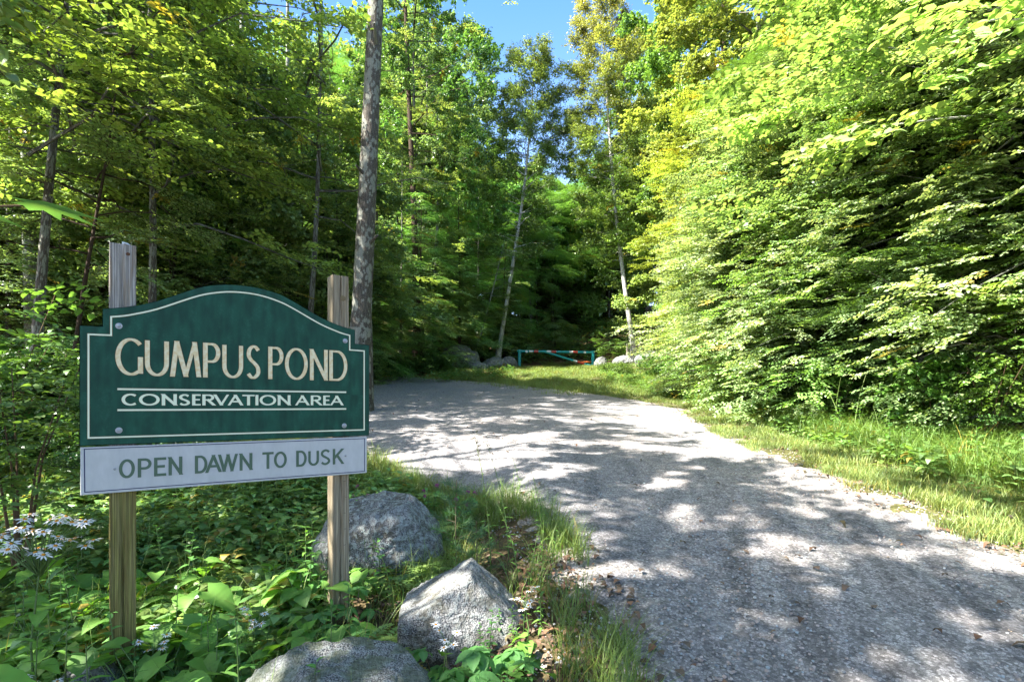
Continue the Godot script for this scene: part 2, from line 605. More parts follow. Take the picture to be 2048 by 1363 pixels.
# ---------------------------------------------------------------- where the canopy lets the sun through
func sunlit(x: float, d: float) -> float:
	# share of the ground here that the gaps between the crowns leave in the sun
	var s := 0.545
	s = lerpf(s, 0.95, smoothstep(5.5, 6.0, d) * smoothstep(7.6, 7.0, d) * smoothstep(0.8, -0.4, x))
	s = lerpf(s, 0.36, smoothstep(7.6, 8.6, d))
	s = lerpf(s, 0.25, smoothstep(12.0, 14.0, d) * smoothstep(2.5, 0.5, x))
	s = lerpf(s, 0.85, smoothstep(19.0, 22.0, d) * smoothstep(-1.5, 0.5, x))
	s = lerpf(s, 0.75, smoothstep(26.0, 28.0, d) * smoothstep(5.0, 3.0, x))
	s = lerpf(s, 0.55, smoothstep(5.0, 4.2, d) * smoothstep(0.3, -0.3, x))
	s = lerpf(s, 0.7, smoothstep(2.6, 3.2, x) * smoothstep(22.0, 18.0, d))
	return s

func lets_sun_by(q: Vector3, thin: bool) -> bool:
	# true where this twig would shade a place that the photograph shows in the sun
	var t := (4.6 - q.x) / -TO_SUN.x
	if t > 0.5:
		var w := q - TO_SUN * t
		var hy := w.y - ground(4.6, -w.z)
		if hy > 0.7 and hy < 16.0 and -w.z > 2.0 and -w.z < 30.0:
			return patch.get_noise_2d(hy * 60.0, w.z * 60.0) > -0.42
	if q.x < -4.0:
		# light that comes through the wood to its edge along the lot
		t = ((-11.5 - q.x) * 0.86 - (12.0 + q.z) * 0.51) / 0.3778
		if t > 1.2:
			var w := q - TO_SUN * t
			if w.y - ground(w.x, -w.z) > 2.0 and -w.z > 9.0 and patch.get_noise_2d(w.y * 45.0 + 300.0, w.z * 45.0) > -0.4:
				return true
	t = (q.y - ground(q.x, -q.z)) / TO_SUN.y
	var g := q - TO_SUN * t
	t = (q.y - ground(g.x, -g.z)) / TO_SUN.y
	g = q - TO_SUN * t
	if t < 2.0 or g.x < -9.0 or g.x > 6.0 or -g.z < -3.0 or -g.z > 30.0:
		return thin and rng.randf() < 0.8
	if thin and (g.x < -2.5 or -g.z > 9.0):
		return rng.randf() < 0.8
	var n := patch.get_noise_2d(g.x * 75.0, g.z * 130.0) * 0.62 + 0.5
	return n < sunlit(g.x, -g.z)

# ---------------------------------------------------------------- trees
func make_tree(called: String, label: String, cat: String, group: String, x: float, d: float, o: Dictionary) -> Node3D:
	var h: float = o.h
	var r: float = o.get("r", 0.012 * h)
	var lean: Vector2 = o.get("lean", Vector2.ZERO)
	var hb: float = o.get("hb", 0.3)
	var R: float = o.get("R", 0.2 * h)
	var shape: String = o.get("shape", "dome")
	var kinds: Array = S[o.get("kind", "maple")]
	var tint: Color = (o.get("tint", Color(0.1, 0.2, 0.035)) as Color) * float(o.get("gain", 1.7))
	var vary: float = o.get("vary", 0.25)
	var nb: int = o.get("nb", 40)
	var dens: float = o.get("dens", 5.0)
	var droop: float = o.get("droop", 0.12)
	var rise: float = o.get("rise", 0.45)
	var big: float = o.get("size", 1.0)
	var jit: float = o.get("jit", 1.6)
	var side: Vector2 = o.get("side", Vector2.ZERO)
	var thin: bool = o.get("thin", false)
	var topc: Color = (o.top as Color) * 1.7 if o.has("top") else tint
	var base := on_ground(x, d)
	var t := thing(called, label, cat, base, 0.0, group)
	# trunk, a gently wandering tapered tube with its limbs
	var s := Shape.new()
	var path := []
	var rad := []
	var wob := Vector2(rf(-1, 1), rf(-1, 1)) * 0.012 * h
	var N := 12
	for i in N + 1:
		var f := i / float(N)
		var bend := sin(f * 5.0 + base.x) * f
		path.append(Vector3(lean.x * (f + 0.25 * f * (1.0 - f)) + wob.x * bend, h * f - 0.15 * (1.0 - f), -lean.y * f + wob.y * bend))
		rad.append(maxf(r * (1.0 - 0.85 * f) * (1.0 + 0.7 * exp(-f * h / 0.35)), 0.008))
	s.tube(path, rad, 10 if r > 0.12 else 7)
	var where := [[], [], []]
	var cols := [[], [], []]
	var ga := rf(0, TAU)
	for b in nb:
		var f := (b + rf(0.0, 1.0)) / nb
		f = pow(f, o.get("low", 0.9))
		var hf := hb + (0.985 - hb) * f
		var i0 := mini(int(hf * N), N - 1)
		var p0: Vector3 = (path[i0] as Vector3).lerp(path[i0 + 1], hf * N - i0)
		ga += 2.4 + rf(-0.4, 0.4)
		var dir := Vector3(cos(ga), 0, sin(ga))
		var len := R * rf(0.7, 1.15)
		match shape:
			"dome":
				len *= sqrt(maxf(0.05, 1.0 - pow((f - 0.35) / 0.68, 2)))
			"cone":
				len *= lerpf(1.0, 0.08, pow(f, 1.1))
			"column":
				len *= 0.35 + 0.65 * sin(PI * clampf(f * 0.85 + 0.15, 0, 1))
			"fan":
				len *= 0.4 + 0.6 * sqrt(f)
		if side != Vector2.ZERO:
			var along := dir.x * side.x - dir.z * side.y
			len *= clampf(1.0 + along, 0.25, 2.0)
		len = maxf(len, 0.35)
		var up := rise * (0.4 + 0.9 * f) + rf(-0.15, 0.15)
		var bp := []
		var br := []
		for i in 5:
			var g := i / 4.0
			bp.append(p0 + dir * len * g + Vector3(0, len * (up * g - droop * 2.2 * g * g) + 0.03 * len * sin(g * 7.0 + b), 0) + dir.cross(Vector3.UP) * len * 0.08 * sin(g * 4.0 + b))
			br.append(maxf(minf(r * 0.4, 0.008 + 0.0075 * len) * (1.0 - 0.85 * g), 0.003))
		var shade := rf(1.0 - vary, 1.0 + vary)
		var yellow := rf(0, 1)
		var n := int(len * dens * rf(0.8, 1.2)) + 2
		var kept := 0
		for k in n:
			var g := sqrt(rf(0.04, 1.0))
			var j := mini(int(g * 4.0), 3)
			var q: Vector3 = (bp[j] as Vector3).lerp(bp[j + 1], g * 4.0 - j)
			var sw := rf(-1.25, 1.25) * (1.0 - 0.5 * g)
			var sd := dir.rotated(Vector3.UP, sw)
			var off := len * 0.38 * rf(0, 1) * absf(sin(sw))
			q += sd * off + Vector3(0, rf(-0.12, 0.12) * (0.5 + len * 0.2) * jit - droop * off, 0)
			var xa := (sd + Vector3(0, up * 0.4 - droop * 1.4 + rf(-0.25, 0.2), 0)).normalized()
			if base.x < 3.0 and d < 25.0 and lets_sun_by(base + q + xa * 0.3 * big, thin):
				continue
			var ya: Vector3 = (Vector3.UP + Vector3(rf(-0.35, 0.35), 0, rf(-0.35, 0.35)) * float(o.get("tumble", 1.0))).normalized()
			var za: Vector3 = xa.cross(ya).normalized()
			ya = za.cross(xa)
			kept += 1
			var z := rf(0.75, 1.3) * big
			var v := rng.randi() % kinds.size()
			where[v].append(Transform3D(Basis(xa * z, ya * z, za * z), q))
			var c: Color = tint.lerp(topc, clampf(hf * 1.6 - 0.6, 0, 1)) * shade * rf(0.88, 1.12)
			c = c.lerp(Color(c.g * 0.95, c.g * 0.98, c.b * 0.9), 0.5 * yellow * o.get("yellow", 0.32))
			if rng.randf() < 0.012:
				c = Color(c.g * 1.1, c.g * 0.92, c.b * 0.6)
			cols[v].append(c)
		if kept * 3 > n:
			s.tube(bp, br, 4)
	part("trunk", s.mesh(o.get("bark", M.bark2), true, false, true), t)
	for v in kinds.size():
		if where[v].size() > 0:
			many("crown", kinds[v], where[v], cols[v], t)
	return t

func px(u: float, d: float) -> float:   # metres right of the camera at that bearing
	return (u - 1024.0) / 1050.0 * d

# ---------------------------------------------------------------- lettering: each glyph is a few pen strokes in a unit box
func arc(c: Vector2, rx: float, ry: float, a0: float, a1: float, n := 14) -> Array:
	var r := []
	for i in n + 1:
		var a := deg_to_rad(lerpf(a0, a1, i / float(n)))
		r.append(c + Vector2(cos(a) * rx, sin(a) * ry))
	return r

func smooth_line(pts: Array) -> Array:
	var cv := Curve2D.new()
	for i in pts.size():
		var a: Vector2 = pts[maxi(i - 1, 0)]
		var b: Vector2 = pts[mini(i + 1, pts.size() - 1)]
		var tn := (b - a) / 6.0
		cv.add_point(pts[i], -tn, tn)
	var r := []
	for i in (pts.size() - 1) * 4 + 1:
		r.append(cv.samplef(i / 4.0))
	return r

func V(x: float, y: float) -> Vector2:
	return Vector2(x, y)

func glyph(ch: String, sans := false) -> Array:
	match ch:
		"O": return [arc(V(0.5, 0.5), 0.5, 0.5, 90, 450, 36)]
		"C": return [arc(V(0.6, 0.5), 0.6, 0.5, 48, 312, 24)]
		"G": return [arc(V(0.58, 0.5), 0.58, 0.5, 46, 302, 24) + [V(1, 0.1)], [V(1, 0.47), V(1, 0.06)]]
		"U": return [[V(0, 1), V(0, 0.34)] + arc(V(0.5, 0.34), 0.5, 0.34, 190, 350, 14) + [V(1, 0.34), V(1, 1)]]
		"M": return [[V(0, 0), V(0.16, 1)], [V(0.16, 1), V(0.5, 0.0)], [V(0.5, 0.0), V(0.84, 1)], [V(0.84, 1), V(1, 0)]]
		"P": return [[V(0, 0), V(0, 1)], [V(0, 1), V(0.5, 1)] + arc(V(0.5, 0.73), 0.5, 0.27, 78, -78, 12) + [V(0.5, 0.46), V(0, 0.46)]]
		"S": return [smooth_line([V(0.95, 0.88), V(0.72, 0.98), V(0.45, 1), V(0.14, 0.9), V(0.06, 0.72), V(0.24, 0.58), V(0.6, 0.46), V(0.9, 0.32), V(0.93, 0.14), V(0.62, 0.01), V(0.3, 0.01), V(0.02, 0.12)])]
		"N": return [[V(0, 0), V(0, 1)], [V(0, 1), V(1, 0)], [V(1, 0), V(1, 1)]]
		"D": return [[V(0, 0), V(0, 1)], [V(0, 1), V(0.4, 1)] + arc(V(0.4, 0.5), 0.6, 0.5, 82, -82, 20) + [V(0.4, 0), V(0, 0)]]
		"E": return [[V(0, 0), V(0, 1)], [V(0, 1), V(1, 1)], [V(0, 0.52), V(0.86, 0.52)], [V(0, 0), V(1, 0)]]
		"R": return [[V(0, 0), V(0, 1)], [V(0, 1), V(0.5, 1)] + arc(V(0.5, 0.75), 0.42, 0.25, 78, -78, 12) + [V(0.5, 0.5), V(0, 0.5)], [V(0.42, 0.5), V(1, 0)]]
		"V": return [[V(0, 1), V(0.5, 0)], [V(0.5, 0), V(1, 1)]]
		"A": return [[V(0.5, 1), V(1, 0)], [V(0, 0), V(0.5, 1)], [V(0.2, 0.33), V(0.8, 0.33)]]
		"T": return [[V(0.5, 0), V(0.5, 1)], [V(0, 1), V(1, 1)]]
		"I": return [[V(0.5, 0), V(0.5, 1)]]
		"W": return [[V(0, 1), V(0.26, 0)], [V(0.26, 0), V(0.5, 1)], [V(0.5, 1), V(0.74, 0)], [V(0.74, 0), V(1, 1)]]
		"K": return [[V(0, 0), V(0, 1)], [V(0, 0.36), V(0.95, 1)], [V(0.36, 0.6), V(1, 0)]]
	return []

func letter_mesh(ch: String, w: float, h: float, thick: float, thin: float, grow: float, lift: float, m: Material) -> ArrayMesh:
	# strokes that swell where the pen runs upright and thin where it runs level; each stroke 0.2 mm proud of the last
	var s := Shape.new()
	var k := 0
	var hx := minf(thick, w) * 0.5
	var hy := thin * 0.5
	for st in glyph(ch):
		var pts := []
		for q in st:
			pts.append(Vector2(hx + q.x * (w - 2.0 * hx), hy + q.y * (h - 2.0 * hy)))
		var n := pts.size()
		var ring: bool = n > 20 and (pts[0] as Vector2).distance_to(pts[n - 1]) < 0.0005
		var z := lift + 0.0002 * k
		k += 1
		var last := []
		for i in n:
			var a: Vector2 = pts[n - 2] if i == 0 and ring else pts[maxi(i - 1, 0)]
			var b: Vector2 = pts[1] if i == n - 1 and ring else pts[mini(i + 1, n - 1)]
			var dir := (b - a).normalized()
			var steep := absf(dir.y)
			var wd := lerpf(thin, thick, steep)
			if n == 2 and absf(dir.x) > 0.15 and dir.x * dir.y > 0.0:
				wd = lerpf(thin, wd, 0.45)
			if n == 2:
				wd *= 1.06
			wd = wd * 0.5 + grow
			var q: Vector2 = pts[i]
			if n == 2 or not ring and (i == 0 or i == n - 1):
				q += dir * (grow + (hy if n == 2 and steep > 0.5 else hx if n == 2 and steep < 0.2 else 0.0)) * (-1.0 if i == 0 else 1.0)
			var sd := Vector2(-dir.y, dir.x) * wd
			var lp := q + sd
			var rp := q - sd
			if n == 2 and steep > 0.5 and steep < 0.999 and (q.y < h * 0.2 or q.y > h * 0.8):   # cut slanted stems level
				var ey := (0.0 - grow) if (q.y < h * 0.5) else h + grow
				lp += dir * ((ey - lp.y) / dir.y)
				rp += dir * ((ey - rp.y) / dir.y)
			var now := [s.p(Vector3(lp.x, lp.y, z)), s.p(Vector3(rp.x, rp.y, z)), s.p(Vector3(lp.x, lp.y, 0)), s.p(Vector3(rp.x, rp.y, 0))]
			if last.size() > 0:
				s.quad(last[0], now[0], now[1], last[1])
				s.quad(last[2], now[2], now[0], last[0])
				s.quad(last[1], now[1], now[3], last[3])
			last = now
	return s.mesh(m, false, false)

func write(word: String, spans: Array, y0: float, y1: float, thick: float, thin: float, m: Material, parent: Node3D, z: float, edge: float) -> void:
	var k := 0
	for ch in word:
		if ch == " ":
			continue
		var a: float = spans[k][0]
		var b: float = spans[k][1]
		k += 1
		var lm := letter_mesh(ch, b - a, y1 - y0, thick, thin, 0.0, 0.0024, m)
		var o := part("letter", lm, parent, Transform3D(Basis(), Vector3(a, y0, z)))
		if edge > 0.0:
			part("letter_edge", letter_mesh(ch, b - a, y1 - y0, thick, thin, edge, 0.0011, M.brown_edge), parent, Transform3D(Basis(), Vector3(a, y0, z)))

func slab(outline: PackedVector2Array, z0: float, z1: float, bev: float, m: Material) -> ArrayMesh:
	# a board cut to an outline (counterclockwise), its front edge eased
	var s := Shape.new()
	var inner := Geometry2D.offset_polygon(outline, -bev)[0] if bev > 0.0 else outline
	var ix := Geometry2D.triangulate_polygon(inner)
	var f := []
	for q in inner:
		f.append(s.p(Vector3(q.x, q.y, z1)))
	for i in range(0, ix.size(), 3):
		var a: Vector2 = inner[ix[i]]
		var b: Vector2 = inner[ix[i + 1]]
		var c: Vector2 = inner[ix[i + 2]]
		if (b - a).cross(c - a) > 0:
			s.tri(f[ix[i]], f[ix[i + 2]], f[ix[i + 1]])
		else:
			s.tri(f[ix[i]], f[ix[i + 1]], f[ix[i + 2]])
	ix = Geometry2D.triangulate_polygon(outline)
	f = []
	for q in outline:
		f.append(s.p(Vector3(q.x, q.y, z0)))
	for i in range(0, ix.size(), 3):
		var a: Vector2 = outline[ix[i]]
		var b: Vector2 = outline[ix[i + 1]]
		var c: Vector2 = outline[ix[i + 2]]
		if (b - a).cross(c - a) > 0:
			s.tri(f[ix[i]], f[ix[i + 1]], f[ix[i + 2]])
		else:
			s.tri(f[ix[i]], f[ix[i + 2]], f[ix[i + 1]])
	for side in 2:
		var pa := outline if side == 0 else outline
		for i in pa.size():
			var a: Vector2 = pa[i]
			var b: Vector2 = pa[(i + 1) % pa.size()]
			if side == 0:
				var q := [s.p(Vector3(a.x, a.y, z0)), s.p(Vector3(b.x, b.y, z0)), s.p(Vector3(b.x, b.y, z1 - bev)), s.p(Vector3(a.x, a.y, z1 - bev))]
				s.quad(q[0], q[3], q[2], q[1])
			elif bev > 0.0 and inner.size() == pa.size():
				var best := 0
				for j in inner.size():
					if inner[j].distance_to(a) < inner[best].distance_to(a):
						best = j
				var c: Vector2 = inner[best]
				best = 0
				for j in inner.size():
					if inner[j].distance_to(b) < inner[best].distance_to(b):
						best = j
				var e: Vector2 = inner[best]
				var q := [s.p(Vector3(a.x, a.y, z1 - bev)), s.p(Vector3(b.x, b.y, z1 - bev)), s.p(Vector3(e.x, e.y, z1)), s.p(Vector3(c.x, c.y, z1))]
				s.quad(q[0], q[3], q[2], q[1])
	return s.mesh(m, false, false)

func band(pts: Array, w: float, z: float, m: Material, closed := true) -> ArrayMesh:
	# a routed or painted line along a polyline, mitred at the corners
	var s := Shape.new()
	var n := pts.size()
	var ids := []
	for i in n:
		var q: Vector2 = pts[i]
		var a: Vector2 = pts[(i - 1 + n) % n] if closed or i > 0 else q * 2.0 - (pts[1] as Vector2)
		var b: Vector2 = pts[(i + 1) % n] if closed or i < n - 1 else q * 2.0 - (pts[n - 2] as Vector2)
		var d0 := (q - a).normalized()
		var d1 := (b - q).normalized()
		var nn := Vector2(-d0.y - d1.y, d0.x + d1.x).normalized()
		var k := w * 0.5 / maxf(0.4, nn.dot(Vector2(-d0.y, d0.x)))
		var l := q + nn * k
		var r := q - nn * k
		ids.append([s.p(Vector3(l.x, l.y, z)), s.p(Vector3(r.x, r.y, z)), s.p(Vector3(l.x, l.y, 0)), s.p(Vector3(r.x, r.y, 0))])
	for i in (n if closed else n - 1):
		var a: Array = ids[i]
		var b: Array = ids[(i + 1) % n]
		s.quad(a[0], b[0], b[1], a[1])
		s.quad(a[2], b[2], b[0], a[0])
		s.quad(a[1], b[1], b[3], a[3])
	return s.mesh(m, false, false)

func post_mesh(w: float, dpt: float, h: float, m: Material, s1: float) -> ArrayMesh:
	# a 4x4 post with eased, slightly uneven edges and a drying check down its face
	var s := Shape.new()
	var rows := 40
	var prof := []
	var e := 0.004
	for q in [V(-w / 2, -dpt / 2 + e), V(-w / 2, dpt / 2 - e), V(-w / 2 + e, dpt / 2), V(-0.006, dpt / 2), V(-0.002, dpt / 2 - 0.012), V(0.0015, dpt / 2 - 0.012), V(0.004, dpt / 2), V(w / 2 - e, dpt / 2), V(w / 2, dpt / 2 - e), V(w / 2, -dpt / 2 + e), V(w / 2 - e, -dpt / 2), V(-w / 2 + e, -dpt / 2)]:
		prof.append(q)
	var n := prof.size()
	for r in rows + 1:
		var y := h * r / rows
		var split := clampf(0.5 + 1.6 * noise.get_noise_2d(y * 60.0, s1 * 100.0), 0.03, 1.0)
		for j in n + 1:
			var q: Vector2 = prof[j % n]
			if j == 4 or j == 5:
				q.y = lerpf(dpt / 2 - 0.0005, q.y, split)
			var wob := 0.0018 * noise.get_noise_2d(y * 90.0 + j * 40.0, s1 * 50.0)
			var drift := 0.006 * noise.get_noise_2d(y * 20.0, s1 * 30.0) if j >= 3 and j <= 6 else 0.0
			var uu := (q.x + w / 2) / w if j >= 2 and j <= 7 or j >= 10 and j < 12 else (q.y + dpt / 2) / dpt
			s.p(Vector3(q.x + wob + drift, y, q.y + wob), Color.WHITE, Vector2(uu, y / 1.6))
	for r in rows:
		for j in n:
			var a := r * (n + 1) + j
			s.quad(a, a + n + 1, a + n + 2, a + 1)
	var top_i := []
	var lip := []
	for j in n:
		top_i.append(s.p(s.v[rows * (n + 1) + j] + Vector3(0, 0, 0), Color.WHITE, Vector2(0.3, 0.02 * j)))
	var mid := s.p(Vector3(0, h + 0.004, 0), Color.WHITE, Vector2(0.5, 0.1))
	for j in n:
		s.tri(mid, top_i[(j + 1) % n], top_i[j])
	# split into flat facets so the arrises stay crisp
	var g := Shape.new()
	for i in range(0, s.t.size(), 3):
		var id := []
		for k in 3:
			id.append(g.p(s.v[s.t[i + k]], Color.WHITE, s.u[s.t[i + k]]))
		g.tri(id[0], id[1], id[2])
	return g.mesh(m, true, false, true)

func bolt_mesh(r: float) -> ArrayMesh:
	var s := Shape.new()
	s.tube([Vector3(0, 0, 0), Vector3(0, 0, 0.002), Vector3(0, 0, 0.0025)], [r * 1.5, r * 1.5, r * 1.3], 14, Color.WHITE, true)
	s.tube([Vector3(0, 0, 0.002), Vector3(0, 0, 0.005), Vector3(0, 0, 0.0068), Vector3(0, 0, 0.0072)], [r, r * 0.92, r * 0.5, r * 0.05], 12)
	return s.mesh(M.zinc, true, false)

func make_sign() -> void:
	var th := deg_to_rad(35.993)
	var root := thing("entrance_sign", "green conservation area sign with white opening-hours board on two timber posts", "sign", Vector3(-1.764, 0, -2.139), th)
	var xs := [0.142, 1.074]
	var ms := [M.timber0, M.timber1]
	for i in 2:
		var lp: Vector3 = root.transform * Vector3(xs[i], 0, -0.07)
		var gy := ground(lp.x, -lp.z) - 0.12
		var h: float = [1.885, 1.884][i] - gy
		var post := part("post", post_mesh(0.094 if i == 0 else 0.088, 0.089, h - 0.86 + gy, ms[i], i + 1.0), root, Transform3D(Basis(), Vector3(xs[i], 0.86, -0.0715)))
		var low := part("post_foot", post_mesh(0.094 if i == 0 else 0.088, 0.089, 0.86 - gy, M.timber2 if i == 0 else M.timber1, i + 1.0), post, Transform3D(Basis(), Vector3(0, gy - 0.86, 0)))
		low.set_meta("label", "greenish algae-stained lower half of the post" if i == 0 else "tan checked lower half of the post")
		if i == 0:
			var c := Shape.new()
			c.box(Vector3(-0.011, 0, -0.005), Vector3(0.013, 0.018, -0.002), 0.0008)
			c.box(Vector3(-0.011, 0.0, -0.004), Vector3(0.013, 0.003, 0.02), 0.0008)
			var cl := part("metal_tag", c.mesh(M.white, false, false), post, Transform3D(Basis.from_euler(Vector3(-0.2, 0.3, -0.1)), Vector3(0.008, h - 0.86 + gy + 0.004, 0.0)))
			cl.set_meta("label", "small bent white metal tag nailed to the post top")
			var k := Shape.new()
			k.tube([Vector3.ZERO, Vector3(0, 0, 0.002)], [0.009, 0.006], 12, Color.WHITE, true)
			part("knot", k.mesh(mat(Color(0.32, 0.2, 0.12), 0.9), true, false), post, Transform3D(Basis(), Vector3(0.018, h - 0.9 + gy, 0.0435)))
		else:
			var k := Shape.new()
			k.tube([Vector3.ZERO, Vector3(0, 0, 0.002), Vector3(0, 0, 0.0025)], [0.017, 0.012, 0.004], 14, Color.WHITE, true)
			part("knot", k.mesh(mat(Color(0.42, 0.36, 0.25), 0.9), true, false), post, Transform3D(Basis(), Vector3(0.012, h - 0.98 + gy, 0.0435)))
	# the green board
	var curve := [V(0.074, 1.598), V(0.12, 1.606), V(0.173, 1.619), V(0.258, 1.650), V(0.379, 1.711), V(0.45, 1.742), V(0.53, 1.759), V(0.608, 1.764), V(0.686, 1.759), V(0.766, 1.742), V(0.837, 1.711), V(0.958, 1.650), V(1.043, 1.619), V(1.096, 1.606), V(1.142, 1.598)]
	var out := PackedVector2Array([V(0, 1.03), V(1.22, 1.03), V(1.22, 1.522), V(1.142, 1.524)])
	var sm := smooth_line(curve)
	sm.reverse()
	for q in sm:
		out.append(q)
	out.append(V(0.074, 1.524))
	out.append(V(0, 1.522))
	var board := part("green_board", slab(out, -0.025, 0.0, 0.002, M.green_paint), root)
	var bp := [V(0.029, 1.062), V(1.191, 1.062), V(1.191, 1.488), V(1.112, 1.489), V(1.112, 1.566)]
	var inner := smooth_line([V(0.103, 1.566), V(0.14, 1.573), V(0.178, 1.584), V(0.262, 1.615), V(0.384, 1.676), V(0.45, 1.704), V(0.53, 1.724), V(0.608, 1.730), V(0.686, 1.724), V(0.766, 1.704), V(0.832, 1.676), V(0.954, 1.615), V(1.038, 1.584), V(1.076, 1.573), V(1.112, 1.566)])
	inner.reverse()
	bp = bp + inner.slice(1) + [V(0.103, 1.489), V(0.029, 1.487)]
	part("border_line", band(bp, 0.0062, 0.0016, M.pale), board)
	part("border_line_edge", band(bp, 0.0095, 0.0008, M.brown_edge), board)
	for y in [1.264, 1.1755]:
		part("rule_line", band([V(0.124, y), V(1.093, y)], 0.0075, 0.0016, M.pale, false), board)
		part("rule_line_edge", band([V(0.123, y), V(1.094, y)], 0.0105, 0.0008, M.brown_edge, false), board)
	write("GUMPUSPOND", [[0.117, 0.212], [0.219, 0.306], [0.311, 0.428], [0.437, 0.506], [0.514, 0.601], [0.614, 0.678], [0.712, 0.781], [0.788, 0.897], [0.908, 0.996], [1.005, 1.099]], 1.323, 1.481, 0.0172, 0.0098, M.cream, board, 0.0, 0.0015)
	write("CONSERVATIONAREA", [[0.138, 0.192], [0.198, 0.272], [0.28, 0.335], [0.342, 0.387], [0.394, 0.427], [0.434, 0.484], [0.479, 0.541], [0.537, 0.6], [0.598, 0.651], [0.654, 0.668], [0.673, 0.747], [0.755, 0.813], [0.837, 0.904], [0.912, 0.966], [0.974, 1.007], [1.010, 1.077]], 1.195, 1.245, 0.0118, 0.0062, M.pale, board, 0.0, 0.0012)
	for q in [V(0.129, 1.53), V(1.088, 1.535), V(0.129, 1.09), V(1.083, 1.087)]:
		part("bolt", bolt_mesh(0.0085), board, Transform3D(Basis(), Vector3(q.x, q.y, 0)))
	# the white board below it
	var white := part("white_board", slab(PackedVector2Array([V(0.003, 0.828), V(1.207, 0.828), V(1.207, 1.024), V(0.003, 1.024)]), -0.02, -0.002, 0.0015, M.white_paint), root)
	part("border_line", band([V(0.017, 0.840), V(1.194, 0.838), V(1.194, 1.0145), V(0.0155, 1.0165)], 0.0036, 0.001, M.navy), white, Transform3D(Basis(), Vector3(0, 0, -0.002)))
	write("OPENDAWNTODUSK", [[0.129, 0.184], [0.194, 0.243], [0.252, 0.296], [0.305, 0.356], [0.405, 0.454], [0.447, 0.51], [0.498, 0.578], [0.587, 0.641], [0.685, 0.736], [0.738, 0.797], [0.842, 0.892], [0.9, 0.953], [0.96, 1.012], [1.024, 1.079]], 0.886, 0.967, 0.0118, 0.0108, M.olive, white, -0.002, 0.0)
	for q in [V(0.115, 0.928), V(1.091, 0.927)]:
		var b := part("screw", bolt_mesh(0.0035), white, Transform3D(Basis(), Vector3(q.x, q.y, -0.002)))
	# ties of old staples down the right post
	for k in 5:
		var c := Shape.new()
		c.box(Vector3(-0.006, -0.0006, 0), Vector3(0.006, 0.0006, 0.0015), 0.0002)
		part("staple", c.mesh(M.dark, false, false), root, Transform3D(Basis.from_euler(Vector3(0, 0, rf(-0.2, 0.2))), Vector3(1.098 + rf(-0.006, 0.004), 0.79 - 0.085 * k, -0.027)))

# ---------------------------------------------------------------- boulders
func boulder_mesh(size: Vector3, planes: Array, rough: float, s1: float, m: Material) -> ArrayMesh:
	# a rounded rock, cut by flat cleavage planes, its skin pitted by noise; sits with its middle at the origin
	var s := Shape.new()
	var nu := 112
	var nv := 70
	for i in nv + 1:
		var ph := PI * i / nv
		for j in nu + 1:
			var thh := TAU * j / nu
			var dir := Vector3(sin(ph) * cos(thh), cos(ph), sin(ph) * sin(thh))
			var e := dir / size
			var r := 1.0 / e.length()
			for q in planes:
				var k := dir.dot((q[0] as Vector3).normalized())
				if k > 0.05:
					r = minf(r, float(q[1]) / k)
			var w := dir * 46.0 + Vector3(s1, s1 * 1.7, 0) * 40.0
			var crack := absf(noise.get_noise_3d(w.x * 0.9 + 700.0, w.y * 1.4, w.z * 0.9))
			r *= 1.0 - 0.5 * rough * smoothstep(0.035, 0.0, crack)
			r *= 1.0 + rough * (1.3 * noise.get_noise_3d(w.x, w.y, w.z) + 0.45 * noise.get_noise_3d(w.x * 3.0, w.y * 3.0, w.z * 3.0) + 0.2 * noise.get_noise_3d(w.x * 9.0, w.y * 9.0, w.z * 9.0))
			s.p(dir * r)
	for i in nv:
		for j in nu:
			var a := i * (nu + 1) + j
			s.quad(a, a + nu + 1, a + nu + 2, a + 1)
	return s.mesh(m, true, false)

func boulder(label: String, x: float, d: float, up: float, size: Vector3, planes: Array, rough: float, s1: float, m: Material, turn := 0.0, group := "") -> void:
	var o := top("boulder", boulder_mesh(size, planes, rough, s1, m), Transform3D(Basis(Vector3.UP, turn), on_ground(x, d, up)))
	tag(o, label, "boulder", group)

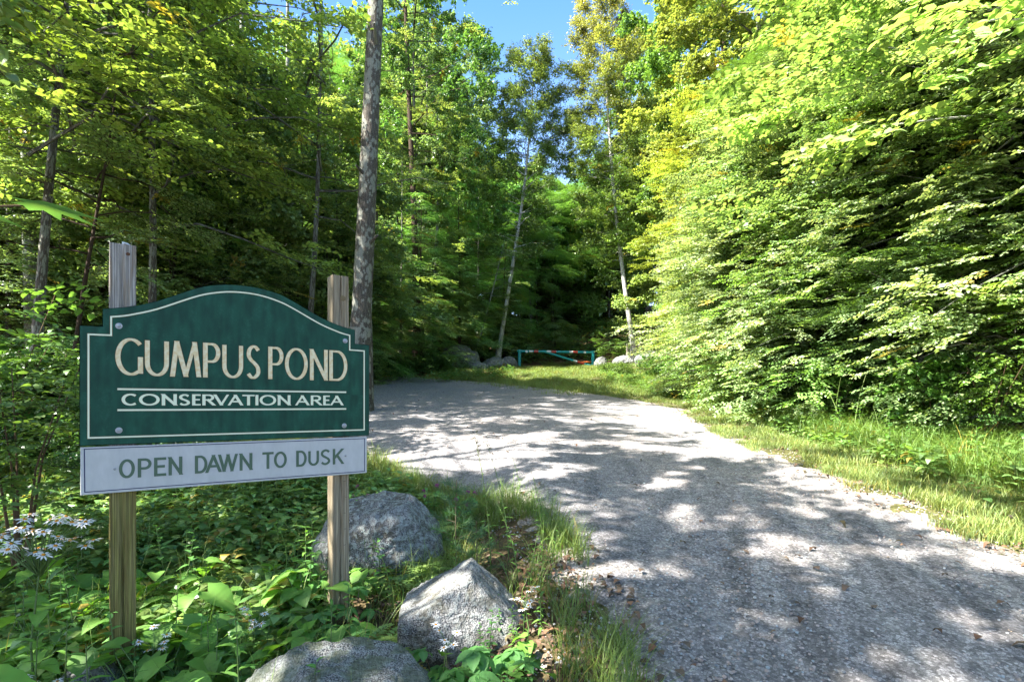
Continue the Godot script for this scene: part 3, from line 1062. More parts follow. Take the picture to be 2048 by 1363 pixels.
# ---------------------------------------------------------------- gate and notice board
func make_gate() -> void:
	var at := on_ground(0.43, 30.0)
	var t := thing("pipe_gate", "low teal pipe gate with red and white reflective bands closing the trail", "gate", at)
	var ly := 0.0
	var ry := ground(4.66, 30.0) - at.y
	var s := Shape.new()
	s.tube([Vector3(0, -0.2, 0), Vector3(0, 1.06, 0), Vector3(0, 1.09, 0)], [0.085, 0.085, 0.05], 14, Color.WHITE, true)
	var post := part("hinge_post", s.mesh(M.teal, true, false), t)
	s = Shape.new()
	s.tube([Vector3(-0.13, 0.99, 0), Vector3(4.2, 0.88 + ry * 0.5, 0)], [0.07, 0.07], 14, Color.WHITE, true)
	part("top_beam", s.mesh(M.teal, true, false), t)
	s = Shape.new()
	s.tube([Vector3(1.5, 0.94, 0), Vector3(4.05, 0.08 + ry, 0)], [0.065, 0.065], 14, Color.WHITE, true)
	part("brace", s.mesh(M.teal, true, false), t)
	s = Shape.new()
	s.tube([Vector3(4.2, -0.2 + ry, 0), Vector3(4.2, 0.98 + ry * 0.5, 0)], [0.095, 0.09], 14, Color.WHITE, true)
	part("end_post", s.mesh(M.teal, true, false), t)
	s = Shape.new()
	s.tube([Vector3(3.55, 0.38, 0.0), Vector3(4.1, 0.38, 0.0)], [0.035, 0.035], 10, Color.WHITE, true)
	part("latch_bar", s.mesh(mat(Color(0.8, 0.42, 0.2), 0.5), true, false), t)
	for q in [[0.55, 0.75, M.white], [0.82, 1.08, M.red], [1.55, 1.78, M.white], [1.82, 2.1, M.red], [2.85, 3.05, M.white], [3.06, 3.32, M.red]]:
		s = Shape.new()
		s.tube([Vector3(q[0], 0.989 - 0.0254 * (q[0] + 0.13) + ry * 0.5 * (q[0] / 4.2), 0), Vector3(q[1], 0.989 - 0.0254 * (q[1] + 0.13) + ry * 0.5 * (q[1] / 4.2), 0)], [0.0745, 0.0745], 14)
		part("reflective_band", s.mesh(q[2], true, false), t)
	for q in [[0.62, 0.70, M.white], [0.705, 0.86, M.red]]:
		s = Shape.new()
		var a := Vector3(1.5, 0.94, 0)
		var b := Vector3(4.05, 0.08 + ry, 0)
		s.tube([a.lerp(b, q[0]), a.lerp(b, q[1])], [0.0695, 0.0695], 14)
		part("reflective_band", s.mesh(q[2], true, false), t)
	for xx in [0.4, 3.72]:
		s = Shape.new()
		s.tube([Vector3(xx, 0.97 - 0.024 * xx + ry * 0.5 * xx / 4.2, 0.07), Vector3(xx, 0.97 - 0.024 * xx + ry * 0.5 * xx / 4.2, 0.086)], [0.075, 0.07], 16, Color.WHITE, true)
		part("reflector", s.mesh(M.white, true, false), t)

func make_notice_stand() -> void:
	var t := thing("notice_stand", "weathered grey timber notice stand half hidden beside the right birch", "notice stand", on_ground(px(1266, 26.2), 26.2), deg_to_rad(20))
	var bits := [["post", Vector3(-0.36, -0.3, -0.05), Vector3(-0.27, 0.85, 0.05)], ["post", Vector3(0.3, -0.3, -0.05), Vector3(0.4, 1.15, 0.05)], ["board", Vector3(-0.14, -0.3, -0.02), Vector3(0.17, 1.1, 0.03)], ["crosspiece", Vector3(-0.4, 0.70, 0.052), Vector3(0.42, 0.78, 0.09)], ["cap_rail", Vector3(-0.3, 1.30, -0.08), Vector3(0.5, 1.36, 0.08)], ["strut", Vector3(0.2, 1.1, -0.03), Vector3(0.27, 1.30, 0.03)]]
	for b in bits:
		var s := Shape.new()
		s.box(b[1], b[2], 0.006)
		part(b[0], s.mesh(M.timber_plain if b[0] != "board" else M.timber_grey, false, false), t)

# ---------------------------------------------------------------- single leaves and small plants
func blade_leaf(l: float, prof: Array, fold: float, drop: float, wave: float, base: Color, notch := 0.0) -> ArrayMesh:
	# a leaf blade along +x: half-widths by row, folded up along its midrib and curving down to the tip, toothed if wave > 0
	var s := Shape.new()
	var rows := 14
	for i in rows + 1:
		var f := i / float(rows)
		var w := l * lerp_table([0.0, 0.12, 0.25, 0.4, 0.55, 0.7, 0.85, 1.0], prof, f) * (1.0 + (wave if i % 2 == 0 else -wave))
		var y := -drop * l * f * f
		var back := -notch * l * maxf(0.0, 1.0 - f * 5.0)
		for j in 5:
			var e: float = [-1.0, -0.55, 0.0, 0.55, 1.0][j]
			var lift := fold * w * absf(e) - 0.25 * fold * w * e * e + 0.012 * l * sin(f * 19.0 + e * 2.0) * absf(e)
			var k := 1.0 if j != 2 else 1.25
			s.p(Vector3(l * f + back * absf(e), y + lift, w * e), Color(base.r * k, base.g * (k * 0.5 + 0.5), base.b * k) * (1.0 + 0.06 * sin(f * 40.0)))
	for i in rows:
		for j in 4:
			var a := i * 5 + j
			s.quad(a, a + 5, a + 6, a + 1)
	return s.mesh(M.broad, true)

func lobed_leaf(l: float, base: Color) -> ArrayMesh:
	# a maple leaf: five pointed lobes round the end of its stalk
	var s := Shape.new()
	var m := s.p(Vector3(l * 0.25, 0.01, 0), Color(base.r * 1.3, base.g * 1.1, base.b))
	var pts := []
	var lobes := [[-150, 0.34], [-118, 0.2], [-98, 0.52], [-72, 0.3], [-52, 0.72], [-38, 0.42], [-22, 0.55], [-14, 0.5], [0, 0.92], [14, 0.5], [22, 0.55], [38, 0.42], [52, 0.72], [72, 0.3], [98, 0.52], [118, 0.2], [150, 0.34], [180, 0.24]]
	for q in lobes:
		var a := deg_to_rad(q[0])
		var r: float = q[1] * l
		pts.append(s.p(Vector3(l * 0.25 + cos(a) * r, -0.22 * r * r / l + 0.01, sin(a) * r), base))
	for i in pts.size():
		s.tri(m, pts[i], pts[(i + 1) % pts.size()])
	return s.mesh(M.broad, true)

func make_leaves() -> void:
	L.heart = []
	L.lance = []
	L.oval = []
	L.lobed = []
	for k in 3:
		var g := 0.9 + 0.12 * k
		L.heart.append(blade_leaf(1.0, [0.26, 0.42, 0.46, 0.42, 0.34, 0.24, 0.12, 0.0], 0.22 + 0.1 * k, 0.25 + 0.12 * k, 0.035, Color(0.15 * g, 0.31 * g, 0.06), 0.22))
		L.lance.append(blade_leaf(1.0, [0.02, 0.09, 0.13, 0.14, 0.13, 0.1, 0.055, 0.0], 0.3, 0.2 + 0.2 * k, 0.05, Color(0.13 * g, 0.28 * g, 0.055)))
		L.oval.append(blade_leaf(1.0, [0.03, 0.17, 0.25, 0.28, 0.26, 0.2, 0.1, 0.0], 0.3, 0.2 + 0.15 * k, 0.04, Color(0.11 * g, 0.27 * g, 0.07)))
		L.lobed.append(lobed_leaf(1.0, Color(0.13 * g, 0.27 * g, 0.11)))

func set_leaf(kind: String, parent: Node3D, at: Vector3, out: Vector3, l: float, roll := 0.0, called := "leaf") -> void:
	var xa := out.normalized()
	var za: Vector3 = xa.cross(Vector3.UP).normalized()
	if za.length() < 0.5:
		za = Vector3(0, 0, 1)
	var ya: Vector3 = za.cross(xa)
	var b: Basis = Basis(xa, ya, za).rotated(xa, roll) * Basis.from_scale(Vector3.ONE * l)
	part(called, L[kind][rng.randi() % 3], parent, Transform3D(b, at))

func begin(called: String, cat: String) -> Node3D:
	var o := Node3D.new()
	o.set_meta("base_name", called)
	o.set_meta("category", cat)
	return o

func flower_mesh(r: float) -> Array:
	var s := Shape.new()
	var n := 11
	for i in n:
		var a := TAU * i / n + rf(-0.12, 0.12)
		var dir := Vector3(cos(a), rf(-0.25, 0.12), sin(a)).normalized()
		s.leaf(dir * r * 0.16, dir, Vector3.UP, r * rf(0.7, 0.95), r * 0.24, Color(0.85, 0.84, 0.84), 0.1)
	var d := Shape.new()
	d.tube([Vector3(0, -0.002, 0), Vector3(0, r * 0.1, 0), Vector3(0, r * 0.17, 0)], [r * 0.19, r * 0.2, r * 0.04], 8)
	return [s.mesh(M.petal, false), d.mesh(M.flower_disc, true, false)]

func make_plants() -> void:
	var gs := Color(0.08, 0.13, 0.035)
	# heart-leaved plant: long-stalked leaves from one root
	for v in 3:
		var o := begin("heart_leaved_plant", "plant")
		var s := Shape.new()
		var pts := []
		for k in 7:
			var a := TAU * k / 7.0 + rf(-0.4, 0.4)
			var out := Vector3(cos(a), 0, sin(a))
			var h := rf(0.07, 0.27)
			var reach := rf(0.04, 0.16)
			var e := out * reach + Vector3(0, h, 0)
			s.tube([Vector3.ZERO, e * 0.55 + Vector3(0, 0.03, 0), e], [0.0032, 0.0026, 0.002], 4, gs)
			pts.append([e, out + Vector3(0, rf(-0.45, 0.1), 0)])
		part("stalks", s.mesh(M.stem), o)
		for q in pts:
			set_leaf("heart", o, q[0], q[1], rf(0.09, 0.145), rf(-0.35, 0.35))
		proto["heart%d" % v] = o
	# upright leafy herb
	for v in 2:
		var o := begin("upright_herb", "plant")
		var s := Shape.new()
		var h := 0.42
		var lean := Vector3(rf(-0.05, 0.05), 0, rf(-0.05, 0.05))
		s.tube([Vector3.ZERO, Vector3(0, h * 0.5, 0) + lean * 0.4, Vector3(0, h, 0) + lean], [0.004, 0.003, 0.0015], 5, gs)
		part("stem", s.mesh(M.stem), o)
		var a := rf(0, 6)
		for k in 18:
			var f := 0.15 + 0.85 * k / 17.0
			a += 2.4
			set_leaf("lance" if v == 0 else "oval", o, Vector3(0, h * f, 0) + lean * f, Vector3(cos(a), rf(0.0, 0.5) + 0.9 * f * f - 0.2, sin(a)), (0.095 if v == 0 else 0.075) * rf(0.8, 1.15) * (1.0 - 0.5 * f), rf(-0.3, 0.3))
		proto["herb%d" % v] = o
	# creeper: leaves of five leaflets
	for v in 2:
		var o := begin("five_leaved_creeper", "creeper")
		var s := Shape.new()
		var list := []
		for k in 5:
			var a := TAU * k / 5.0 + rf(-0.5, 0.5)
			var e := Vector3(cos(a), 0, sin(a)) * rf(0.05, 0.2) + Vector3(0, rf(0.08, 0.2), 0)
			s.tube([Vector3.ZERO, e * 0.6 + Vector3(0, 0.03, 0), e], [0.003, 0.002, 0.0015], 4, Color(0.13, 0.07, 0.04))
			list.append(e)
		part("stalks", s.mesh(M.stem), o)
		for e in list:
			var a0 := rf(0, TAU)
			for k in 5:
				var a := a0 + deg_to_rad(-116 + 58 * k)
				set_leaf("oval", o, e, Vector3(cos(a), rf(-0.4, -0.05), sin(a)), 0.085 * (1.0 - 0.13 * absf(k - 2)), rf(-0.3, 0.3), "leaflet")
		proto["creeper%d" % v] = o
	# white aster in flower
	for v in 2:
		var o := begin("white_aster", "flowering plant")
		var s := Shape.new()
		var fl := []
		var n := 44 if v == 0 else 7
		var h := 0.62 if v == 0 else 0.3
		s.tube([Vector3.ZERO, Vector3(0.02, h * 0.5, 0), Vector3(0, h * 0.85, 0)], [0.004, 0.003, 0.002], 5, gs)
		for k in n:
			var a := k * 2.4
			var e := Vector3(cos(a), 0, sin(a)) * (0.13 if v == 0 else 0.06) * sqrt((k + 0.6) / n) + Vector3(0, h + rf(-0.06, 0.05), 0)
			s.tube([Vector3(0, h * 0.8, 0), e * 0.6 + Vector3(0, h * 0.36, 0), e], [0.0016, 0.0012, 0.001], 3, gs)
			fl.append(e)
		part("stem", s.mesh(M.stem), o)
		for k in (9 if v == 0 else 5):
			var a := k * 2.4 + 1.0
			var f := 0.08 + 0.08 * k
			set_leaf("heart", o, Vector3(0, h * f, 0), Vector3(cos(a), rf(-0.3, 0.2), sin(a)), rf(0.08, 0.11) * (1.1 - f))
		for e in fl:
			var fm := flower_mesh(0.023 if v == 0 else 0.022)
			var b := Basis.from_euler(Vector3(rf(-0.35, 0.5), rf(0, 6), rf(-0.35, 0.35)))
			var f := part("flower", fm[0], o, Transform3D(b, e))
			part("disc", fm[1], f)
		proto["aster%d" % v] = o
	# red clover
	for v in 1:
		var o := begin("red_clover", "flowering plant")
		var s := Shape.new()
		var heads := []
		for k in 6:
			var a := rf(0, TAU)
			var e := Vector3(cos(a), 0, sin(a)) * rf(0.03, 0.14) + Vector3(0, rf(0.16, 0.3), 0)
			s.tube([Vector3.ZERO, e * 0.5 + Vector3(0, 0.04, 0), e], [0.0025, 0.002, 0.0015], 4, gs)
			heads.append(e)
		part("stalks", s.mesh(M.stem), o)
		for e in heads:
			for k in 3:
				var a := k * 2.1 + rf(0, 1)
				set_leaf("oval", o, e * 0.8, Vector3(cos(a), rf(-0.2, 0.3), sin(a)), rf(0.035, 0.055))
				set_leaf("oval", o, e * 0.5, Vector3(cos(a + 1.0), rf(-0.2, 0.3), sin(a + 1.0)), rf(0.035, 0.055))
		for k in 4:
			var b := Shape.new()
			for i in 26:
				var f := Vector3(rf(-1, 1), rf(-0.5, 1.0), rf(-1, 1)).normalized()
				b.leaf(f * 0.003, f, f.cross(Vector3(0.3, 0.5, 0.8)).normalized(), 0.013, 0.005, Color(0.24, 0.06, 0.15) * rf(0.7, 1.5), 0.0)
			part("flower_head", b.mesh(M.petal, false), o, Transform3D(Basis(), heads[k]))
		proto["clover"] = o
	# narrow-leaved tall weed with a dark seed head
	for v in 2:
		var o := begin("tall_weed", "weed")
		var s := Shape.new()
		var h := 0.85 if v == 0 else 0.6
		var lean := Vector3(0.16, 0, 0.02)
		var path := []
		for i in 6:
			var f := i / 5.0
			path.append(Vector3(0, h * f, 0) + lean * f * f)
		s.tube(path, [0.004, 0.0038, 0.0034, 0.0028, 0.002, 0.001], 5, Color(0.12, 0.17, 0.04))
		part("stem", s.mesh(M.stem), o)
		for k in 22:
			var f := 0.12 + 0.8 * k / 21.0
			var a := k * 2.4
			set_leaf("lance", o, Vector3(0, h * f, 0) + lean * f * f, Vector3(cos(a), 0.55, sin(a)), rf(0.05, 0.10) * (1.15 - f), 0.0)
		if v == 0:
			var b := Shape.new()
			for i in 40:
				var f := rf(0.86, 1.06)
				var dir := Vector3(rf(-1, 1), rf(-0.2, 0.9), rf(-1, 1)).normalized()
				b.leaf(Vector3(0, h * f, 0) + lean * f * f + dir * 0.01, dir, dir.cross(Vector3(0.4, 0.2, 0.8)).normalized(), 0.018, 0.005, Color(0.1, 0.09, 0.04) * rf(0.7, 1.5), 0.0)
			part("seed_head", b.mesh(M.petal, false), o)
		proto["weed%d" % v] = o
	# pine seedling: whorls of long needles up a straight shoot
	for v in 1:
		var o := begin("pine_seedling", "seedling")
		var s := Shape.new()
		var nd := Shape.new()
		s.tube([Vector3.ZERO, Vector3(0, 0.3, 0), Vector3(0.01, 0.52, 0)], [0.006, 0.004, 0.002], 5, Color(0.1, 0.08, 0.04))
		for k in 16:
			var a := k * 2.4
			var hh := 0.08 + 0.026 * k
			var ln := 0.22 * (1.0 - hh / 0.7)
			var e := Vector3(cos(a), rf(0.2, 0.5), sin(a)) * ln
			s.tube([Vector3(0, hh, 0), Vector3(0, hh, 0) + e], [0.0025, 0.001], 3, Color(0.1, 0.08, 0.04))
			for i in 60:
				var f := rf(0.15, 1.05)
				var dir := (e.normalized() * 0.7 + Vector3(rf(-1, 1), rf(-0.6, 1), rf(-1, 1)) * 0.8).normalized()
				nd.leaf(Vector3(0, hh, 0) + e * f, dir, dir.cross(Vector3(0.3, 0.9, 0.2)).normalized(), rf(0.04, 0.065), 0.0022, leaf_colour(Color(0.06, 0.14, 0.05), 0.2), 0.0)
		part("shoot", s.mesh(M.stem), o)
		tag(part("needles", nd.mesh(M.needle, false), o), "", "", "", "stuff")
		proto["pine"] = o

func plant(kind: String, x: float, d: float, size: float, label: String, group: String, lift := 0.0) -> Node3D:
	return copy_of(proto[kind], on_ground(x, d, lift - 0.01), rf(0, TAU), size, label, group)

# a woody shrub: several stems carrying leaf sprays from the ground up
func make_shrub(label: String, group: String, x: float, d: float, h: float, R: float, kind: String, tint: Color, n: int, size := 0.6, called := "leafy_shrub") -> void:
	var at := on_ground(x, d)
	var t := thing(called, label, "shrub", at, 0.0, group)
	var s := Shape.new()
	var where := []
	var cols := []
	var stems := 5
	for k in stems:
		var a := TAU * k / stems + rf(-0.5, 0.5)
		var e := Vector3(cos(a) * R * rf(0.3, 0.75), h * rf(0.6, 1.0), sin(a) * R * rf(0.3, 0.75))
		var mid := e * 0.5 + Vector3(-e.x * 0.15, 0.06 * h, -e.z * 0.15)
		s.tube([Vector3(0, -0.05, 0), mid, e], [0.008 + 0.004 * h, 0.006, 0.003], 4)
		for i in n / stems:
			var f := sqrt(rf(0.02, 1.0))
			var q := Vector3.ZERO.lerp(mid, f * 2.0) if f < 0.5 else mid.lerp(e, f * 2.0 - 1.0)
			var sd := Vector3(rf(-1, 1), 0, rf(-1, 1)).normalized()
			var off := sd * R * 0.35 * rf(0, 1)
			var xa := (sd + Vector3(0, rf(-0.3, 0.35), 0)).normalized()
			var ya := (Vector3.UP + Vector3(rf(-0.4, 0.4), 0, rf(-0.4, 0.4))).normalized()
			var za := xa.cross(ya).normalized()
			ya = za.cross(xa)
			var z := size * rf(0.7, 1.3)
			where.append(Transform3D(Basis(xa * z, ya * z, za * z), q + off))
			cols.append(tint * rf(0.75, 1.25))
	part("stems", s.mesh(M.twig, true, false), t)
	many("foliage", S[kind][rng.randi() % 3], where, cols, t)

# ---------------------------------------------------------------- grass and ground litter
func tuft(n: int, h: float, spread: float, w: float, col: Color, lay: float) -> ArrayMesh:
	var s := Shape.new()
	for i in n:
		var a := rf(0, TAU)
		var o := Vector3(rf(-1, 1), 0, rf(-1, 1)) * spread
		var out := Vector3(cos(a), 0, sin(a))
		var hh := h * rf(0.55, 1.2)
		var bend := hh * rf(0.15, 1.0) * lay
		var sd := out.cross(Vector3.UP) * w * rf(0.7, 1.2)
		var c := leaf_colour(col, 0.25)
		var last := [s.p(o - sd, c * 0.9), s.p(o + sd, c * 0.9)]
		for k in range(1, 4):
			var f := k / 3.0
			var q := o + Vector3(0, hh * (f - 0.22 * lay * f * f), 0) + out * bend * f * f
			if k < 3:
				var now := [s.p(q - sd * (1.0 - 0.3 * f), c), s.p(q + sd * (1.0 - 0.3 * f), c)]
				s.quad(last[0], now[0], now[1], last[1])
				last = now
			else:
				s.tri(last[0], s.p(q, c), last[1])
	return s.mesh(M.grass, false)

func scatter(called: String, label: String, cat: String, meshes: Array, pick: Callable, n: int, size: Vector2, tint: Color, vary: float, tilt := 0.15) -> void:
	# pick() gives Vector3(x, d, lift); x = INF where nothing grows
	var where := []
	var cols := []
	for m in meshes:
		where.append([])
		cols.append([])
	for i in n:
		var q: Vector3 = pick.call()
		if q.x == INF:
			continue
		var v := rng.randi() % meshes.size()
		var z := rf(size.x, size.y)
		var b := Basis.from_euler(Vector3(rf(-tilt, tilt), rf(0, TAU), rf(-tilt, tilt)))
		where[v].append(Transform3D(b * Basis.from_scale(Vector3.ONE * z), on_ground(q.x, q.y, q.z)))
		var c := leaf_colour(tint, vary)
		if rng.randf() < 0.05:
			c = Color(c.g * 1.05, c.g * 0.85, c.b * 0.7)
		cols[v].append(c)
	var t := Node3D.new()
	t.name = numbered(called)
	add_child(t)
	tag(t, label, cat, "", "stuff")
	for v in meshes.size():
		many("patch", meshes[v], where[v], cols[v], t)

# ---------------------------------------------------------------- the scene
func _ready() -> void:
	var cam := Camera3D.new()
	cam.name = "camera"
	cam.position = Vector3(0, EYE, 0)
	cam.near = 0.05
	cam.far = 600.0
	cam.projection = Camera3D.PROJECTION_FRUSTUM
	cam.size = 0.05 * 1363.0 / 1050.0
	cam.frustum_offset = Vector2(0, 0.05 * 126.5 / 1050.0)
	add_child(cam)
	var sky := ProceduralSkyMaterial.new()
	sky.sky_top_color = lin(0.014, 0.045, 0.122)
	sky.sky_horizon_color = lin(0.42, 0.56, 0.80)
	sky.sky_curve = 0.15
	sky.ground_horizon_color = lin(0.25, 0.28, 0.27)
	sky.ground_bottom_color = lin(0.1, 0.11, 0.08)
	sky.sky_energy_multiplier = SKY
	sky.sun_angle_max = 74.0
	sky.sun_curve = 0.28
	var env := Environment.new()
	env.background_mode = Environment.BG_SKY
	env.sky = Sky.new()
	env.sky.sky_material = sky
	env.tonemap_mode = Environment.TONE_MAPPER_LINEAR
	env.tonemap_exposure = EXPOSURE
	env.sdfgi_enabled = true
	env.ssao_enabled = true
	env.ssil_enabled = true
	var we := WorldEnvironment.new()
	we.name = "world_environment"
	we.environment = env
	add_child(we)
	var sun := DirectionalLight3D.new()
	sun.name = "sun"
	sun.light_energy = SUN
	sun.light_color = Color(1.0, 0.98, 0.945)
	sun.light_angular_distance = 0.5
	sun.shadow_enabled = true
	sun.basis = Basis.looking_at(-TO_SUN)
	add_child(sun)

	rng.seed = 20240817
	noise.seed = 5
	noise.frequency = 0.02
	noise.fractal_octaves = 3
	patch.seed = 11
	patch.frequency = 0.02
	patch.fractal_octaves = 3
	make_materials()
	make_sprays()
	make_leaves()
	make_plants()
	make_ground()
	make_road()
	plant_trees()
	make_sign()
	place_boulders()
	make_gate()
	make_notice_stand()
	place_plants()
	place_grass()

func make_ground() -> void:
	var xs := []
	var ds := []
	var x := -300.0
	while x < 300.0:
		xs.append(x)
		x += 0.22 if absf(x) < 9.0 else 0.8 if absf(x) < 26.0 else 12.0
	xs.append(300.0)
	var d := -120.0
	while d < 380.0:
		ds.append(d)
		d += 0.22 if d > 0.0 and d < 12.0 else 0.5 if d > -6.0 and d < 46.0 else 12.0
	ds.append(380.0)
	var s := Shape.new()
	for dd in ds:
		for xx in xs:
			var e := inside_road(xx, dd)
			var n := noise.get_noise_2d(xx * 40.0, dd * 40.0)
			var litter := Color(0.30, 0.20, 0.13)
			var turf := Color(0.20, 0.21, 0.09)
			var near := smoothstep(-2.2, -0.6, e + n)
			if dd > 20.0:
				near = maxf(near, smoothstep(30.0, 27.5, dd + n) * smoothstep(-3.5, -1.0, xx + n))
			var c := litter.lerp(turf, near)
			if xx < 0.4 and dd < 4.5 and e < 0.0:
				c = Color(0.16, 0.11, 0.075).lerp(turf, 0.3)
			s.p(on_ground(xx, dd, -0.07 * smoothstep(0.1, 0.6, e)), c * (1.0 + 0.35 * n))
	var w := xs.size()
	for i in ds.size() - 1:
		for j in w - 1:
			var a := i * w + j
			s.quad(a, a + w, a + w + 1, a + 1)
	tag(top("ground", s.mesh(M.soil, true, true)), "brown leaf-littered woodland floor with patches of turf", "ground", "", "structure")

func make_road() -> void:
	var s := Shape.new()
	var rows := []
	var d := -13.0
	while d < 25.0:
		rows.append(d)
		d += 0.5 if d < 0.0 else 0.06 if d < 5.0 else 0.1 if d < 10.0 else 0.25
	var n := 130
	for dd in rows:
		var l := road_left(dd) - 0.6
		var r := road_right(dd) + 0.6
		for j in n + 1:
			var x := lerpf(l, r, j / float(n))
			var e := inside_road(x, dd)
			var fray := 0.35 * noise.get_noise_2d(x * 70.0, dd * 70.0) + 0.2 * noise.get_noise_2d(x * 260.0, dd * 260.0)
			var lift := clampf((e + fray) * 0.10, -0.06, 0.016)
			# two shallow wheel ruts and small unevenness
			var rut := -0.022 * (exp(-pow((x - 1.0) / 0.3, 2)) + exp(-pow((x - 2.45) / 0.3, 2))) * smoothstep(9.0, 6.0, dd)
			var y := ground(x, dd) + lift + (rut if e > 0.3 else 0.0) + 0.008 * noise.get_noise_2d(x * 160.0, dd * 90.0) * smoothstep(0.0, 0.4, e)
			var streak := noise.get_noise_2d((x - 0.12 * dd) * 130.0 + 500.0, dd * 9.0)
			var broad := noise.get_noise_2d(x * 26.0 + 90.0, dd * 18.0)
			var c := Color(0.409, 0.399, 0.409)
			c = c.lerp(Color(0.477, 0.442, 0.436), smoothstep(-0.1, 0.35, broad) * 0.95)
			c = c.lerp(Color(0.286, 0.283, 0.301), smoothstep(0.05, 0.3, streak) * smoothstep(9.0, 5.0, dd) * 0.95)
			var track := noise.get_noise_2d((x - 0.1 * dd - 0.05 * dd * dd) * 210.0 + 900.0, dd * 14.0)
			c = c.lerp(Color(0.225, 0.218, 0.215), smoothstep(0.0, 0.25, track) * smoothstep(0.7, 1.3, x) * smoothstep(5.0, 2.8, dd) * 0.55)
			c = c.lerp(Color(0.49, 0.475, 0.47), smoothstep(-0.12, -0.35, track) * smoothstep(0.5, 1.0, x) * smoothstep(6.5, 4.0, dd) * 0.9)
			c = c.lerp(Color(0.5, 0.44, 0.34), smoothstep(0.35, -0.1, e + fray) * 0.6)
			s.p(Vector3(x, y, -dd), c)
	var w := n + 1
	for i in rows.size() - 1:
		for j in n:
			var a := i * w + j
			s.quad(a, a + w, a + w + 1, a + 1)
	tag(top("gravel_road", s.mesh(M.gravel, true, true)), "pale gravel drive widening into a small parking lot", "road", "", "structure")
	# loose stones
	var st := []
	for k in 3:
		var q := Shape.new()
		for i in 5:
			for j in 7:
				var ph := PI * i / 4.0
				var th := TAU * j / 6.0
				q.p(Vector3(sin(ph) * cos(th), cos(ph) * 0.6, sin(ph) * sin(th)) * (1.0 if j == 6 else 1.0) * (0.8 + 0.25 * sin(th * 2.0 + k + ph * 3.0)))
		for i in 4:
			for j in 6:
				var a := i * 7 + j
				q.quad(a, a + 7, a + 8, a + 1)
		st.append(q.mesh(M.litter, false, false))
	scatter("loose_gravel", "loose grey stones lying on the gravel drive", "gravel", st, func() -> Vector3:
		var d2 := 1.3 + 11.0 * pow(rng.randf(), 1.7)
		var x := rf(road_left(d2) - 0.25, minf(road_right(d2) + 0.3, d2 + 0.5))
		var k := noise.get_noise_2d(x * 45.0 + 300.0, d2 * 25.0)
		return Vector3(x, d2, 0.014) if k > rf(-0.5, 0.35) or inside_road(x, d2) < 0.35 else Vector3(INF, 0, 0), 18000, Vector2(0.003, 0.010), Color(0.27, 0.265, 0.26), 0.45)

func nth(k: int) -> String:
	var units := ["", "first", "second", "third", "fourth", "fifth", "sixth", "seventh", "eighth", "ninth", "tenth", "eleventh", "twelfth", "thirteenth", "fourteenth", "fifteenth", "sixteenth", "seventeenth", "eighteenth", "nineteenth", "twentieth"]
	var n := k + 1
	if n <= 20:
		return units[n]
	if n == 30:
		return "thirtieth"
	return ("twenty-" if n < 30 else "thirty-") + units[n % 10]

func wall_x(d: float) -> float:
	return lerp_table([0, 4, 8, 12, 16, 20, 24, 28], [7.4, 7.0, 6.6, 6.5, 6.9, 7.5, 8.6, 9.4], d)

const ORDINALS := ["nearest", "second nearest", "third nearest", "fourth nearest", "fifth nearest", "sixth nearest", "seventh nearest", "eighth nearest", "ninth nearest", "tenth nearest", "eleventh nearest", "twelfth nearest", "thirteenth nearest", "fourteenth nearest", "fifteenth nearest", "second farthest", "farthest"]

